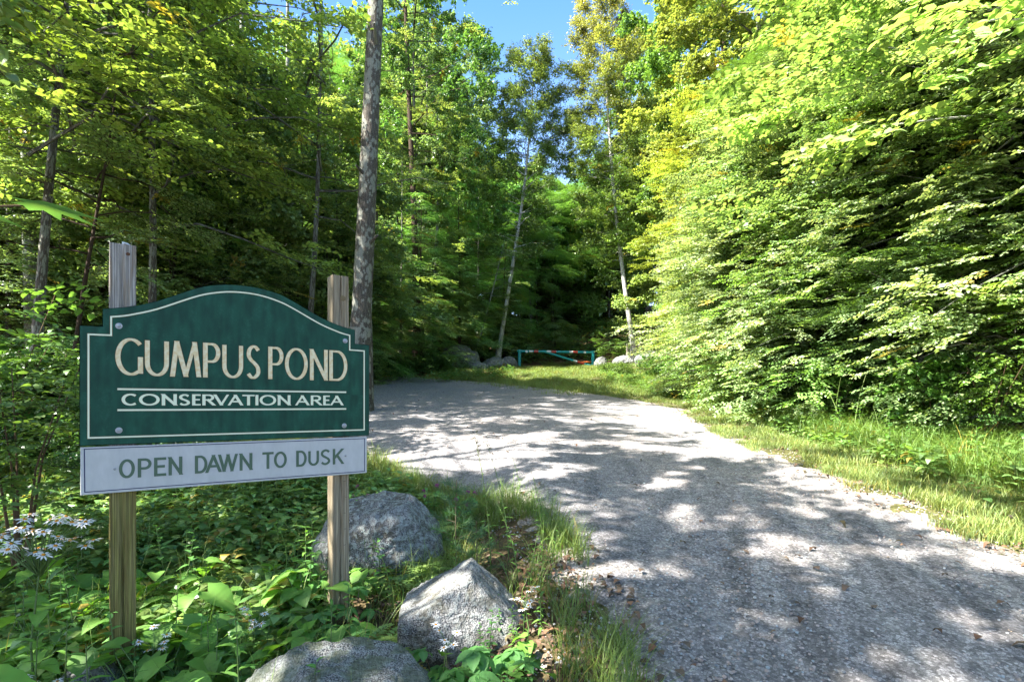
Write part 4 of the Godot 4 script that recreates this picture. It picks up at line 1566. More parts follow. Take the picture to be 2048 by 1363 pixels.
func plant_trees() -> void:
	var mid := Color(0.13, 0.205, 0.082)
	var yel := Color(0.175, 0.24, 0.075)
	var dark := Color(0.07, 0.14, 0.05)
	var fresh := Color(0.185, 0.245, 0.12)
	# the leaning trunk behind the sign
	make_tree("leaning_tree", "big lichen-spotted trunk leaning right, rising just behind the sign", "tree", "", px(712, 10.5), 10.5,
		{"h": 26.0, "r": 0.21, "lean": Vector2(1.0, 0.6), "hb": 0.6, "R": 3.6, "nb": 36, "dens": 5.0, "kind": "maple", "tint": mid, "bark": M.bark0})
	var lt: Node3D = get_node("leaning_tree")
	for q in [[3.3, 0.6, 0.16], [4.7, 2.2, 0.1], [6.3, 4.9, 0.14], [7.4, 1.4, 0.2]]:
		var sb := Shape.new()
		var dirv := Vector3(cos(q[1]), 0.5, sin(q[1]))
		sb.tube([Vector3.ZERO, dirv * 0.2, dirv * (0.22 + q[2])], [0.05, 0.032, 0.02], 7, Color.WHITE, true)
		part("branch_stub", sb.mesh(M.bark0, true, false, true), lt, Transform3D(Basis(), Vector3(1.25 * q[0] / 26.0, q[0], -0.6 * q[0] / 26.0)))
	# the two birches at the end of the lot
	make_tree("birch_tree", "white birch leaning right behind the boulders left of the gate", "tree", "", px(993, 30.5), 30.5,
		{"h": 18.4, "r": 0.14, "lean": Vector2(2.4, 0), "hb": 0.33, "R": 2.4, "shape": "column", "nb": 84, "dens": 12.0, "kind": "birch", "size": 1.15, "tint": Color(0.09, 0.17, 0.045), "top": Color(0.15, 0.19, 0.05), "bark": M.birch, "rise": 0.7})
	make_tree("birch_tree", "golden-topped white birch leaning left behind the notice stand", "tree", "", px(1270, 28.5), 28.5,
		{"h": 19.4, "r": 0.14, "lean": Vector2(-2.1, 0), "hb": 0.27, "R": 2.4, "shape": "column", "nb": 92, "dens": 13.0, "kind": "birch", "size": 1.15, "tint": Color(0.13, 0.21, 0.045), "top": Color(0.21, 0.2, 0.06), "bark": M.birch, "rise": 0.7})
	# tall trees of the left wood whose trunks show
	var tall := [
		["grey_trunk_tree", "stout grey-barked tree at the far left edge above the shrubs", 70.0, 12.5, 18.0, 0.17, M.bark1, mid, "maple"],
		["maple_tree", "pale slender maple trunk above the sign's left post", 492.0, 17.0, 21.0, 0.14, M.bark1, yel, "maple"],
		["maple_tree", "straight thin grey maple above the middle of the sign", 578.0, 18.5, 21.0, 0.12, M.bark1, mid, "maple"],
		["dark_trunk_tree", "dark-barked tree behind the left post of the sign", 205.0, 14.5, 17.0, 0.13, M.bark2, yel, "maple"],
		["maple_tree", "thin forked maple between the left post and the pale trunk", 385.0, 20.0, 20.0, 0.1, M.bark0, yel, "maple"],
		["maple_tree", "slim pole-like maple just left of the leaning trunk", 640.0, 22.0, 22.0, 0.12, M.bark0, mid, "maple"],
		["dark_trunk_tree", "dark straight trunk just right of the leaning trunk", 748.0, 24.5, 22.0, 0.15, M.bark2, mid, "oak"],
		["oak_tree", "tall dark-leaved oak with its crown left of the sky gap", 835.0, 27.0, 27.0, 0.2, M.bark2, Color(0.075, 0.16, 0.04), "oak"],
		["maple_tree", "maple in the second row above the boulders", 838.0, 33.0, 20.0, 0.15, M.bark0, mid, "maple"],
		["maple_tree", "yellow-green maple spreading across the top left corner", 60.0, 9.5, 13.0, 0.1, M.bark0, Color(0.175, 0.26, 0.065), "big"],
		["maple_tree", "yellow-green maple with leaves over the sign's left post", 300.0, 11.5, 14.5, 0.09, M.bark0, Color(0.165, 0.25, 0.065), "big"],
		["maple_tree", "light-leaved maple filling the gap left of the leaning trunk", 610.0, 14.5, 15.5, 0.09, M.bark0, yel, "beech"],
	]
	for q in tall:
		make_tree(q[0], q[1], "tree", "", px(q[2], q[3]), q[3], {"h": q[4], "r": q[5], "bark": q[6], "tint": q[7], "kind": q[8], "lean": Vector2(rf(-0.6, 0.8), rf(-0.3, 0.3)), "hb": rf(0.24, 0.34), "R": rf(2.9, 3.8), "nb": 54, "dens": 5.5, "vary": 0.25, "side": Vector2(0.25, -0.25)})
	# the leaning brown sapling on the left
	make_tree("sapling", "thin brown sapling leaning right beside the left post", "tree", "", px(130, 10.0), 10.0,
		{"h": 7.5, "r": 0.05, "lean": Vector2(1.0, 0.0), "hb": 0.35, "R": 1.6, "nb": 26, "dens": 8.0, "kind": "beech", "tint": mid, "bark": M.bark2})
	# further trees of the same wood that nothing sets apart
	for k in 30:
		var u := rf(-80, 880)
		var d := rf(17.0, 40.0)
		if u > 780.0:
			d = maxf(d, 28.0)
		make_tree("woodland_tree", "slender broadleaved tree standing deep in the wood left of the lot", "tree", "trees of the wood left of the lot", px(u, d), d,
			{"h": rf(13, 21), "r": rf(0.07, 0.16), "bark": [M.bark0, M.bark1, M.bark2][k % 3], "tint": [mid, yel, Color(0.09, 0.18, 0.04)][k % 3], "kind": ["maple", "beech", "oak"][k % 3], "lean": Vector2(rf(-0.8, 0.8), rf(-0.5, 0.5)), "hb": rf(0.2, 0.4), "R": rf(2.3, 3.4), "nb": 38, "dens": 5.5, "size": 1.15})
	# hemlocks and young beeches under them
	for k in 34:
		var u := -60.0 + 33.0 * k + rf(-15, 15)
		var d := lerp_table([0, 400, 700, 850, 1060], [12.5, 15.0, 19.0, 26.5, 34.0], u) + rf(-0.6, 4.5)
		var hem := k % 3 != 1
		make_tree("hemlock_tree" if hem else "young_beech", ("dark level-boughed hemlock, %s from the left in the shade" if hem else "young layered beech, %s from the left in the lot's shade") % nth(k - (k + 1) / 3 if hem else k / 3), "tree", "hemlocks in the shade left of the lot" if hem else "young beeches in the shade left of the lot", px(u, d), d,
			{"h": rf(5, 10) if hem else rf(4, 7), "r": rf(0.05, 0.09), "bark": M.bark2, "tint": dark * rf(1.6, 2.4) if hem else mid, "kind": "hemlock" if hem else "beech", "lean": Vector2(rf(-0.3, 0.3), rf(-0.3, 0.3)), "hb": rf(0.06, 0.18), "R": rf(1.7, 2.5), "shape": "cone" if hem else "dome", "nb": 44, "dens": 9.0, "rise": 0.1 if hem else 0.3, "droop": 0.14, "tumble": 0.6, "size": 1.1})
	for k in 16:
		var u := -120.0 + 62.0 * k + rf(-20, 20)
		var d := lerp_table([0, 400, 700, 850], [12.0, 14.5, 18.0, 27.0], u) + rf(0.0, 3.0)
		make_tree("understorey_maple", "young light-leaved maple, %s from the left along the edge of the left wood" % nth(k), "tree", "young maples at the edge of the left wood", px(u, d), d,
			{"h": rf(8, 13), "r": rf(0.04, 0.07), "bark": M.bark0, "tint": [mid, yel][k % 2], "kind": ["maple", "beech"][k % 2], "lean": Vector2(rf(-0.3, 0.8), rf(-0.5, 0.2)), "hb": 0.22, "R": rf(2.0, 2.8), "nb": 44, "dens": 6.5, "side": Vector2(0.2, -0.3)})
	# bare stems in the dark beyond the lot
	for k in 26:
		var u := rf(740, 1250)
		var d := rf(34.0, 48.0)
		make_tree("thin_dark_tree", "thin dark stem in the gloom beyond the gate", "tree", "thin stems beyond the gate", px(u, d), d,
			{"h": rf(9, 13.5), "r": rf(0.05, 0.11), "bark": [M.bark0, M.bark2][k % 2], "tint": dark * 2.0, "kind": ["hemlock", "maple"][k % 2], "lean": Vector2(rf(-0.8, 0.8), 0), "hb": rf(0.2, 0.4), "R": rf(1.8, 2.8), "nb": 30, "dens": 7.0, "size": 1.4})
	make_tree("sapling", "grey sapling leaning right just left of the left birch", "tree", "", px(938, 29.5), 29.5,
		{"h": 7.0, "r": 0.07, "lean": Vector2(2.0, 0), "hb": 0.5, "R": 1.5, "nb": 18, "dens": 8.0, "kind": "beech", "tint": mid, "bark": M.bark1})
	for q in [[865.0, 27.5, "feathery young beech over the largest boulder"], [1010.0, 31.5, "small bright beech at the foot of the left birch"], [1110.0, 33.0, "small feathery hemlock behind the middle of the gate"]]:
		make_tree("young_beech" if q[0] != 1110.0 else "hemlock_tree", q[2], "tree", "", px(q[0], q[1]), q[1],
			{"h": 5.5 if q[0] < 900.0 else 2.6, "r": 0.04, "hb": 0.12, "R": 2.2 if q[0] < 900.0 else 1.1, "nb": 30, "dens": 9.0, "kind": "beech" if q[0] != 1110.0 else "hemlock", "tint": mid, "bark": M.bark2, "rise": 0.15, "tumble": 0.5})
	# trees left of and behind the camera, whose shade dapples the drive
	for q in [[-5.4, 0.4, 10.5], [-7.2, 3.4, 10.5], [-4.6, -3.4, 12.0], [-9.2, -0.6, 13.5], [-11.8, 6.3, 12.0], [-7.5, -6.0, 14.0], [-3.6, -6.8, 12.0]]:
		make_tree("roadside_maple", "maple beside the drive left of the viewpoint", "tree", "maples left of the viewpoint", q[0], q[1],
			{"h": q[2], "r": 0.13, "hb": 0.3, "R": 3.3, "nb": 56, "dens": 7.0, "kind": "maple", "tint": mid, "bark": M.bark0, "thin": true, "lean": Vector2(rf(-0.3, 0.5), 0)})
	for q in [[8.6, -4.6, 11.0], [1.5, -17.0, 12.0], [-1.5, -19.0, 12.0]]:  # unseen trees added behind the viewpoint to cut sky light on the sign
		make_tree("added_shade_beech", "added unseen beech right of and behind the viewpoint, shading the sign", "tree", "added beeches behind the viewpoint that shade the sign", q[0], q[1],
			{"h": q[2], "r": 0.12, "hb": 0.1, "R": 3.0, "nb": 50, "dens": 7.0, "kind": "maple", "tint": mid, "bark": M.bark0, "size": 1.3})
	# ---- right side: a wall of young beech along the drive
	for k in 17:
		var d := 6.2 + 0.96 * k + rf(-0.3, 0.3)
		make_tree("young_beech", "%s of the young beeches in the front row along the right of the drive" % ORDINALS[k], "tree", "beeches in the front row right of the drive", wall_x(d) + rf(-0.1, 0.5) , d,
			{"gain": 1.75, "h": rf(5.0, 6.3), "r": rf(0.035, 0.06), "bark": M.bark1, "tint": [fresh, mid, Color(0.13, 0.235, 0.06)][k % 3], "kind": "beech", "lean": Vector2(rf(-0.8, -0.1) if d < 12.0 else rf(-0.2, 0.3), rf(-0.4, 0.4)), "hb": 0.24 if d < 8.0 else 0.1, "R": 2.0 if d < 16.0 else 1.6, "nb": 46, "dens": 10.0, "rise": 0.26, "droop": 0.14, "tumble": 1.2, "jit": 3.5, "side": Vector2(-0.5, -0.2) if d < 12.0 else Vector2(-0.05, -0.1), "low": 1.1, "size": 0.72 if d < 9.5 else 0.9})
	for k in 13:
		var d := 5.4 + 1.75 * k + rf(-0.4, 0.4)
		make_tree("beech_tree", "%s of the taller beeches in the second row right of the drive" % ORDINALS[k], "tree", "beeches in the second row right of the drive", wall_x(d) + rf(1.9, 3.0), d,
			{"gain": 1.75, "h": rf(6.5, 8.0) if d < 15.0 else rf(8.5, 11.0), "r": rf(0.06, 0.1), "bark": M.bark1, "tint": [fresh, Color(0.15, 0.245, 0.04), mid][k % 3], "kind": "beech", "lean": Vector2(rf(-1.0, 0.2), rf(-0.4, 0.4)), "hb": 0.12, "R": 2.8, "nb": 58, "dens": 8.5, "rise": 0.3, "droop": 0.14, "tumble": 1.2, "jit": 3.5, "side": Vector2(-0.4, -0.2) if d < 12.0 else Vector2(-0.15, -0.1), "size": 1.0})
	for k in 10:
		var d := 7.0 + 2.6 * k + rf(-0.4, 0.4)
		make_tree("maple_tree", "%s of the tall maples in the back row right of the drive" % ORDINALS[k], "tree", "maples in the back row right of the drive", wall_x(d) + rf(4.6, 7.0), d,
			{"h": rf(14.0, 19.0), "r": rf(0.1, 0.15), "bark": M.bark0, "tint": [mid, fresh, yel][k % 3], "kind": ["maple", "beech"][k % 2], "lean": Vector2(rf(-0.6, 0.4), 0), "hb": 0.07, "R": 3.4, "nb": 52, "dens": 6.5, "side": Vector2(-0.3, -0.2), "size": 1.2})
	for k in 9:
		var u := 1570.0 + 60.0 * k
		var d := 10.8 - 0.32 * k
		make_tree("slender_beech", "%s of the slender beeches leaning out between the two rows on the right" % ORDINALS[8 - k], "tree", "slender beeches between the rows on the right", px(u, d) + 0.5, d,
			{"gain": 1.75, "h": rf(6.2, 7.8), "r": rf(0.04, 0.06), "bark": M.bark1, "tint": [fresh, mid][k % 2], "kind": "beech", "lean": Vector2(rf(-0.8, 0.0), rf(-0.3, 0.3)), "hb": 0.16, "R": 1.7, "nb": 54, "dens": 11.0, "shape": "column", "rise": 0.25, "droop": 0.13, "tumble": 1.3, "jit": 3.5, "side": Vector2(-0.5, -0.3), "low": 1.0})
	var right := [
		["oak_tree", "tall oak with drooping dark leaf bunches right of the sky gap", 1385.0, 31.0, 27.0, 0.22, M.bark2, Color(0.1, 0.19, 0.045), "oak", 0.3],
		["oak_tree", "oak behind the right birch with a full low crown", 1345.0, 34.0, 16.0, 0.2, M.bark2, Color(0.12, 0.2, 0.06), "oak", 0.15],
		["maple_tree", "rounded light-green maple between the right birch and the tall oak", 1372.0, 27.5, 11.5, 0.13, M.bark0, Color(0.16, 0.235, 0.07), "maple", 0.15],
		["oak_tree", "tall dark oak between the sky gap and the golden maple", 1455.0, 23.0, 24.0, 0.2, M.bark2, Color(0.1, 0.19, 0.045), "oak", 0.3],
		["maple_tree", "golden-leaved maple high on the right of the lot", 1530.0, 19.0, 21.0, 0.15, M.bark0, Color(0.195, 0.235, 0.065), "maple", 0.35],
		["grey_trunk_tree", "old tree with a pale forked trunk top right", 1645.0, 14.0, 19.0, 0.17, M.birch, Color(0.16, 0.23, 0.04), "oak", 0.72],
		["yellow_green_tree", "yellow-green young maple leaning left above the beeches", 1470.0, 17.5, 9.3, 0.09, M.bark0, Color(0.2, 0.25, 0.05), "beech", 0.2],
		["hemlock_tree", "tall feathery hemlock with light boughs at top right", 1745.0, 12.0, 17.0, 0.14, M.bark2, Color(0.11, 0.19, 0.06), "hemlock", 0.3],
		["birch_tree", "broad-leaved birch overhanging the top right corner", 2090.0, 5.8, 8.5, 0.07, M.birch, Color(0.165, 0.26, 0.09), "big", 0.42],
		["young_birch", "small birch with dangling leaf sprays in the right-hand wall", 1850.0, 7.8, 7.8, 0.05, M.bark0, Color(0.165, 0.26, 0.09), "big", 0.45],
	]
	for q in right:
		make_tree(q[0], q[1], "tree", "", px(q[2], q[3]), q[3], {"h": q[4], "r": q[5], "bark": q[6], "tint": q[7], "kind": q[8], "hb": q[9], "lean": Vector2(-0.8 if q[0] == "yellow_green_tree" else rf(-0.4, 0.2), 0), "R": 1.9 if q[4] < 9.5 else 3.2, "nb": 60 if q[4] > 9.0 else 38, "dens": 9.0 if q[4] > 9.0 else 5.5, "yellow": 0.4, "shape": "cone" if q[8] == "hemlock" else "dome", "side": Vector2(-0.25, -0.15)})
	for q in [[1770.0, 8.4, 5.6, "second from the left"], [1890.0, 7.6, 6.2, "third from the left"], [1985.0, 6.6, 5.8, "the nearest"], [2075.0, 6.9, 6.5, "cut by the picture edge"], [1690.0, 10.5, 5.4, "leftmost of them"], [2010.0, 9.0, 7.0, "the tallest and rearmost"]]:
		make_tree("hemlock_tree", "bare-stemmed dark hemlock at the right edge of the drive, " + q[3], "tree", "hemlocks at the right edge of the drive", px(q[0], q[1]) + 0.9, q[1] + 0.3,
			{"h": q[2] + 0.8, "r": 0.065, "bark": M.bark2, "tint": Color(0.1, 0.165, 0.065), "kind": "hemlock", "hb": 0.3, "R": 1.8, "shape": "cone", "nb": 46, "dens": 10.0, "rise": 0.05, "droop": 0.12, "tumble": 0.6, "side": Vector2(-0.2, -0.2), "size": 1.0})
	for k in 12:
		var d := rf(7.0, 13.0)
		make_tree("thin_dark_tree", "bare dark pole in the gloom behind the right-hand hemlocks", "tree", "poles behind the right-hand hemlocks", px(rf(1780, 2060), d) + 0.6, d,
			{"h": rf(8, 11), "r": rf(0.04, 0.08), "bark": M.bark2, "tint": dark * 1.6, "kind": "hemlock", "hb": 0.4, "R": 2.0, "nb": 26, "dens": 8.0, "shape": "cone", "size": 1.2})
	# the wood that closes the view beyond the gate and the back of both sides
	for k in 74:
		var u := rf(-300, 2300) if k < 38 else rf(900, 1320) if k < 56 else rf(450, 900)
		var d := rf(42.0, 66.0)
		var low := u > 950.0 and u < 1290.0
		make_tree("distant_tree", "tree of the distant wood beyond the gate", "tree", "trees of the distant wood", px(u, d), d,
			{"h": rf(11.0, 14.5) if low else rf(17, 24), "r": 0.16, "bark": M.bark2, "tint": [mid, dark * 1.8, Color(0.1, 0.19, 0.05)][k % 3], "kind": ["maple", "hemlock", "oak"][k % 3], "gain": 1.45, "hb": 0.06, "R": 4.2, "nb": 40, "dens": 5.0, "size": 2.0})

func place_boulders() -> void:
	boulder("large rounded grey boulder behind the sign's right post", -0.86, 3.45, 0.14, Vector3(0.42, 0.40, 0.34), [[Vector3(-0.1, 1, 0.15), 0.33], [Vector3(0.75, 0.6, 0.1), 0.37], [Vector3(0.1, 0.1, 1), 0.30], [Vector3(0.0, -0.4, 1), 0.28], [Vector3(-0.7, 0.5, 0.5), 0.36], [Vector3(0.6, 0.2, 0.8), 0.33]], 0.07, 1.0, M.granite0)
	boulder("angular pointed grey boulder between the sign and the drive", -0.235, 2.47, 0.06, Vector3(0.42, 0.48, 0.34), [[Vector3(-0.55, 1, 0.1), 0.225], [Vector3(0.72, 0.78, 0.0), 0.235], [Vector3(-1, 0.1, 0.1), 0.29], [Vector3(-0.8, -0.3, 0.3), 0.30], [Vector3(0.15, 0.35, 1), 0.20], [Vector3(0.9, 0.1, 0.25), 0.30], [Vector3(0, 0.3, -1), 0.22], [Vector3(-0.3, 0.0, 1.0), 0.235]], 0.035, 2.0, M.granite1)
	boulder("mossy low boulder at the bottom edge below the sign", -0.64, 1.85, 0.035, Vector3(0.42, 0.36, 0.33), [[Vector3(0.15, 1, 0.1), 0.265], [Vector3(-0.6, 0.7, 0.3), 0.27]], 0.08, 3.0, M.granite2, 0.3)
	boulder("small grey boulder tucked against the foot of the left post", -1.73, 2.12, 0.05, Vector3(0.16, 0.22, 0.15), [[Vector3(-0.5, 0.8, 0.3), 0.16]], 0.06, 4.0, M.granite1)
	boulder("largest mossy boulder at the far left end of the lot", px(918, 28.0), 28.0, 0.35, Vector3(1.1, 0.85, 0.9), [[Vector3(0.3, 0.8, 0.5), 0.7]], 0.12, 5.0, M.granite2)
	boulder("flat pale boulder in front of the largest one", px(955, 27.2), 27.2, 0.1, Vector3(0.7, 0.4, 0.5), [], 0.12, 6.0, M.granite0)
	boulder("low pale boulder halfway between the largest boulder and the gate", px(985, 28.2), 28.2, 0.15, Vector3(0.75, 0.5, 0.6), [[Vector3(-0.5, 0.8, 0.3), 0.4]], 0.12, 7.0, M.granite0)
	boulder("round grey boulder against the left gate post", px(1017, 29.2), 29.2, 0.25, Vector3(0.5, 0.5, 0.45), [], 0.1, 8.0, M.granite1)
	boulder("round grey boulder against the right gate post", px(1203, 29.6), 29.6, 0.15, Vector3(0.42, 0.45, 0.42), [], 0.1, 9.0, M.granite1)
	boulder("sunlit pale boulder left of the notice stand", px(1250, 26.0), 26.0, 0.15, Vector3(0.6, 0.35, 0.5), [], 0.14, 10.0, M.granite0)
	boulder("sunlit pale boulder right of the notice stand", px(1300, 25.4), 25.4, 0.15, Vector3(0.7, 0.45, 0.5), [], 0.14, 11.0, M.granite0)
	# a rotting branch among the boulders
	var s := Shape.new()
	s.tube([Vector3(0, 0.02, 0), Vector3(0.05, 0.03, 0.1), Vector3(0.11, 0.015, 0.2), Vector3(0.18, 0.03, 0.3)], [0.012, 0.02, 0.019, 0.014], 9, Color.WHITE, true)
	s.tube([Vector3(0.05, 0.03, 0.1), Vector3(0.0, 0.06, 0.14)], [0.008, 0.003], 6, Color.WHITE, true)
	tag(top("fallen_branch", s.mesh(M.bark1, true, false, true), Transform3D(Basis(), on_ground(-0.60, 2.32, 0.02))), "short lichen-crusted dead branch lying between the boulders", "branch")

func place_plants() -> void:
	var placed := func(q: Array) -> bool:
		return true
	# heart-leaved plants: a bed round the sign posts
	for k in 74:
		var d := rf(1.25, 3.1)
		var x := rf(maxf(-0.99 * d, -2.6), -0.78 if d > 2.0 else -0.95)
		var left := x < -1.55
		plant("heart%d" % (k % 3), x, d, rf(0.75, 1.25), "broad heart-leaved plant crowding the left side of the left post" if left else "broad heart-leaved plant growing between the sign posts", "heart-leaved plants left of the left post" if left else "heart-leaved plants between the posts")
	for k in 9:
		plant("heart%d" % (k % 3), rf(-0.5, 0.1), rf(1.8, 2.15), rf(0.45, 0.7), "small heart-leaved plant in front of the angular boulder", "heart-leaved plants by the angular boulder")
	for k in 60:
		var d := rf(1.5, 3.6)
		var x := rf(-0.95 * d, -0.7)
		plant("herb%d" % (k % 2), x, d, rf(0.6, 1.15), "upright small-leaved herb in the bed under the sign", "upright herbs under the sign")
	for k in 22:
		var d := rf(1.9, 3.0)
		plant("creeper%d" % (k % 2), rf(-1.35, -0.72) if k < 15 else rf(-0.5, 0.0), d if k < 15 else rf(1.8, 2.1), rf(0.8, 1.2), "five-leaved creeper sprawling round the foot of the right post" if k < 15 else "five-leaved creeper below the angular boulder", "creepers at the right post" if k < 15 else "creepers below the angular boulder")
	plant("aster0", -1.80, 2.0, 1.36, "white-flowered aster in full bloom left of the left post", "")
	for q in [[-1.75, 1.95, "small white aster beside the foot of the left post"], [-1.5, 2.2, "small white aster just right of the left post"], [-1.15, 2.35, "small lilac aster midway between the posts"], [-0.25, 2.02, "small lilac aster in front of the angular boulder"], [0.05, 2.08, "small lilac aster right of the angular boulder"], [-0.92, 1.75, "small white aster against the mossy low boulder"], [-1.6, 1.65, "small white aster low in the bottom left corner"]]:
		plant("aster1", q[0], q[1], 1.0, q[2], "")
	for q in [[-0.95, 4.1], [-0.65, 4.25], [-0.35, 4.0], [-1.3, 4.3], [-5.0, 5.3]]:
		plant("clover", q[0], q[1], 1.2, "red clover with dull purple heads behind the rounded boulder" if q[0] > -2.0 else "red clover at the left edge beyond the sign", "clovers behind the rounded boulder" if q[0] > -2.0 else "")
	plant("pine", -0.36, 3.35, 1.05, "young pine seedling right of the rounded boulder", "")
	plant("pine", -0.2, 3.0, 0.7, "short pine seedling in the grass beside the drive", "")
	plant("weed0", -0.12, 3.0, 0.95, "tall arching weed with a dark seed head beside the drive", "")
	plant("weed0", -0.02, 3.15, 0.85, "slightly shorter arching weed with a dark seed head", "")
	plant("weed1", -0.62, 2.75, 0.75, "narrow-leaved weed in front of the rounded boulder", "")
	plant("weed1", 0.05, 2.3, 0.6, "narrow-leaved weed right of the angular boulder", "")
	for k in 12:
		plant("weed1", rf(-0.5, 0.25), rf(2.6, 4.6), rf(0.5, 0.9), "narrow-leaved weed in the grass at the left edge of the drive", "weeds at the left edge of the drive")
	for k in 14:
		plant("herb%d" % (k % 2), rf(-0.15, 0.3), rf(1.75, 2.6), rf(0.3, 0.55), "small leafy herb in the thin grass right of the angular boulder", "herbs right of the angular boulder")
	# right-hand verge
	for k in 46:
		var d := rf(4.0, 12.0)
		var x := rf(4.15, 5.3)
		if x > 0.98 * d:
			continue
		plant(["weed1", "herb0", "herb1"][k % 3], x, d, rf(0.9, 1.6), "leafy weed in the tall growth along the right verge", "weeds along the right verge")
	for k in 30:
		var d := 4.6 + 0.62 * k
		make_shrub("low leafy shrub, %s along the foot of the beeches right of the drive" % nth(k), "low shrubs right of the drive", rf(4.7, 5.8) if d < 14.0 else rf(5.2, 7.4), d, rf(0.7, 1.7), rf(0.5, 0.9), ["maple", "beech", "birch"][k % 3], [Color(0.12, 0.25, 0.045), Color(0.09, 0.2, 0.05), Color(0.15, 0.26, 0.04)][k % 3], 46, 0.62)
	# left-hand undergrowth beyond the sign
	for k in 46:
		var d := rf(5.2, 12.5)
		var x := rf(-1.02 * d, minf(road_left(d) - 0.9, -0.35 * d))
		make_shrub("low bramble-like shrub in the undergrowth left of the lot", "undergrowth shrubs left of the lot", x, d, rf(0.35, 0.8) if x > -5.0 else rf(0.6, 1.4), rf(0.45, 0.8), ["maple", "beech", "birch"][k % 3], [Color(0.1, 0.21, 0.045), Color(0.12, 0.23, 0.05), Color(0.08, 0.18, 0.045)][k % 3], 46, 0.6)
	for k in 16:
		var u := rf(760, 885)
		var d := rf(23.0, 27.0)
		make_shrub("low green shrub along the shaded far edge of the lot", "shrubs on the far edge of the lot", px(u, d), d, rf(0.5, 1.1), rf(0.6, 0.9), ["maple", "beech"][k % 2], Color(0.09, 0.19, 0.05), 44, 0.8)
	for k in 12:
		var u := rf(1195, 1250) if k % 2 == 0 else rf(1300, 1350)
		var d := rf(22.0, 25.0)
		make_shrub("sunlit bushy weed among the boulders right of the gate", "weeds right of the gate", px(u, d), d, rf(0.35, 0.65), rf(0.4, 0.7), ["birch", "beech"][k % 2], Color(0.16, 0.26, 0.05), 40, 0.7)
	make_shrub("bushy upright shrub just right of the gate", "", px(1222, 27.8), 27.8, 2.0, 0.8, "beech", Color(0.13, 0.24, 0.05), 70, 0.9)
	make_shrub("pale-leaved young shrub at the left edge beside the sign", "", -3.05, 3.25, 1.75, 0.55, "beech", Color(0.14, 0.24, 0.06), 60, 0.7)
	make_shrub("tall leafy shrub behind the left end of the sign", "", -5.4, 5.6, 2.1, 0.9, "big", Color(0.11, 0.22, 0.05), 60, 0.8)
	# near leaves that reach into the left of the picture
	var t := thing("maple_branch", "maple twig with large lobed green leaves above the left post", "branch", Vector3(-1.365, 1.285, -0.75), 0.0)
	var s := Shape.new()
	s.tube([Vector3(-0.9, -1.1, 0.3), Vector3(-0.35, 0.1, -0.1), Vector3(0.1, 0.29, -0.27), Vector3(0.33, 0.335, -0.36)], [0.012, 0.008, 0.004, 0.0025], 6)
	part("twig", s.mesh(M.twig, true, false), t)
	for q in [[Vector3(0.12, 0.30, -0.27), Vector3(0.9, -0.08, 0.35), 0.15], [Vector3(0.2, 0.325, -0.30), Vector3(0.6, 0.0, -0.8), 0.13], [Vector3(0.33, 0.335, -0.36), Vector3(1, -0.02, -0.1), 0.14], [Vector3(0.03, 0.29, -0.24), Vector3(0.5, -0.05, 0.8), 0.12], [Vector3(0.25, 0.328, -0.32), Vector3(0.55, -0.1, 0.75), 0.11], [Vector3(0.16, 0.315, -0.28), Vector3(0.75, -0.25, 0.6), 0.12], [Vector3(0.08, 0.30, -0.26), Vector3(0.3, -0.12, -0.9), 0.13]]:
		set_leaf("lobed", t, q[0], q[1], q[2], rf(-0.15, 0.15))
	t = thing("big_leaved_plant", "large pale green leaves close to the camera at the left edge", "plant", on_ground(-0.95, 0.86))
	s = Shape.new()
	s.tube([Vector3.ZERO, Vector3(-0.02, 0.5, 0), Vector3(0.02, 0.86, 0)], [0.006, 0.005, 0.003], 6, Color(0.08, 0.13, 0.04))
	part("stem", s.mesh(M.stem), t)
	for q in [[0.85, Vector3(0.8, 0.1, -0.4), 0.17], [0.80, Vector3(0.9, -0.12, 0.1), 0.19], [0.62, Vector3(0.7, -0.1, 0.3), 0.2], [0.66, Vector3(0.3, 0.0, -0.9), 0.16], [0.5, Vector3(0.8, -0.2, -0.2), 0.18], [0.75, Vector3(-0.6, 0.1, -0.5), 0.15]]:
		set_leaf("heart", t, Vector3(0.0, q[0], 0), q[1], q[2], rf(-0.2, 0.2))
	# dead boughs standing out of the right-hand wall
	for q in [[1800.0, 6.6, 1.9, "long pale dead bough reaching out of the right-hand hemlocks"], [1930.0, 6.2, 1.5, "forked dead bough low at the right edge"], [1700.0, 7.6, 2.0, "short bleached twig in the middle of the right-hand wall"], [1960.0, 6.6, 3.1, "bent dead bough high at the right edge"]]:
		t = thing("dead_bough", q[3], "branch", Vector3(px(q[0], q[1]) + 0.7, ground(6.0, q[1]) + q[2], -q[1]))
		s = Shape.new()
		var main := []
		for i in 7:
			main.append(Vector3(0.9 - 0.33 * i, 0.16 * sin(i * 0.9 + q[0]) - 0.02 * i, 0.08 * sin(i * 1.7)))
		s.tube(main, [0.016, 0.015, 0.013, 0.011, 0.008, 0.006, 0.003], 5)
		for i in range(2, 6):
			var e: Vector3 = main[i] + Vector3(-rf(0.2, 0.5), rf(-0.3, 0.35), rf(-0.1, 0.4))
			s.tube([main[i], (main[i] as Vector3).lerp(e, 0.5) + Vector3(0, 0.04, 0), e], [0.007, 0.005, 0.002], 4)
		part("wood", s.mesh(M.pale_twig, true, false), t)
	# a bough in the top left corner
	t = thing("oak_bough", "brown bent bough entering the top left corner", "branch", Vector3(-6.4, 4.9, -5.2))
	s = Shape.new()
	s.tube([Vector3(-2.2, -2.0, 0.6), Vector3(-0.1, 0.0, 0), Vector3(0.25, 0.42, 0), Vector3(0.9, 0.62, -0.2)], [0.09, 0.07, 0.05, 0.02], 9)
	part("limb", s.mesh(M.bark0, true, false, true), t)
	var where := []
	var cols := []
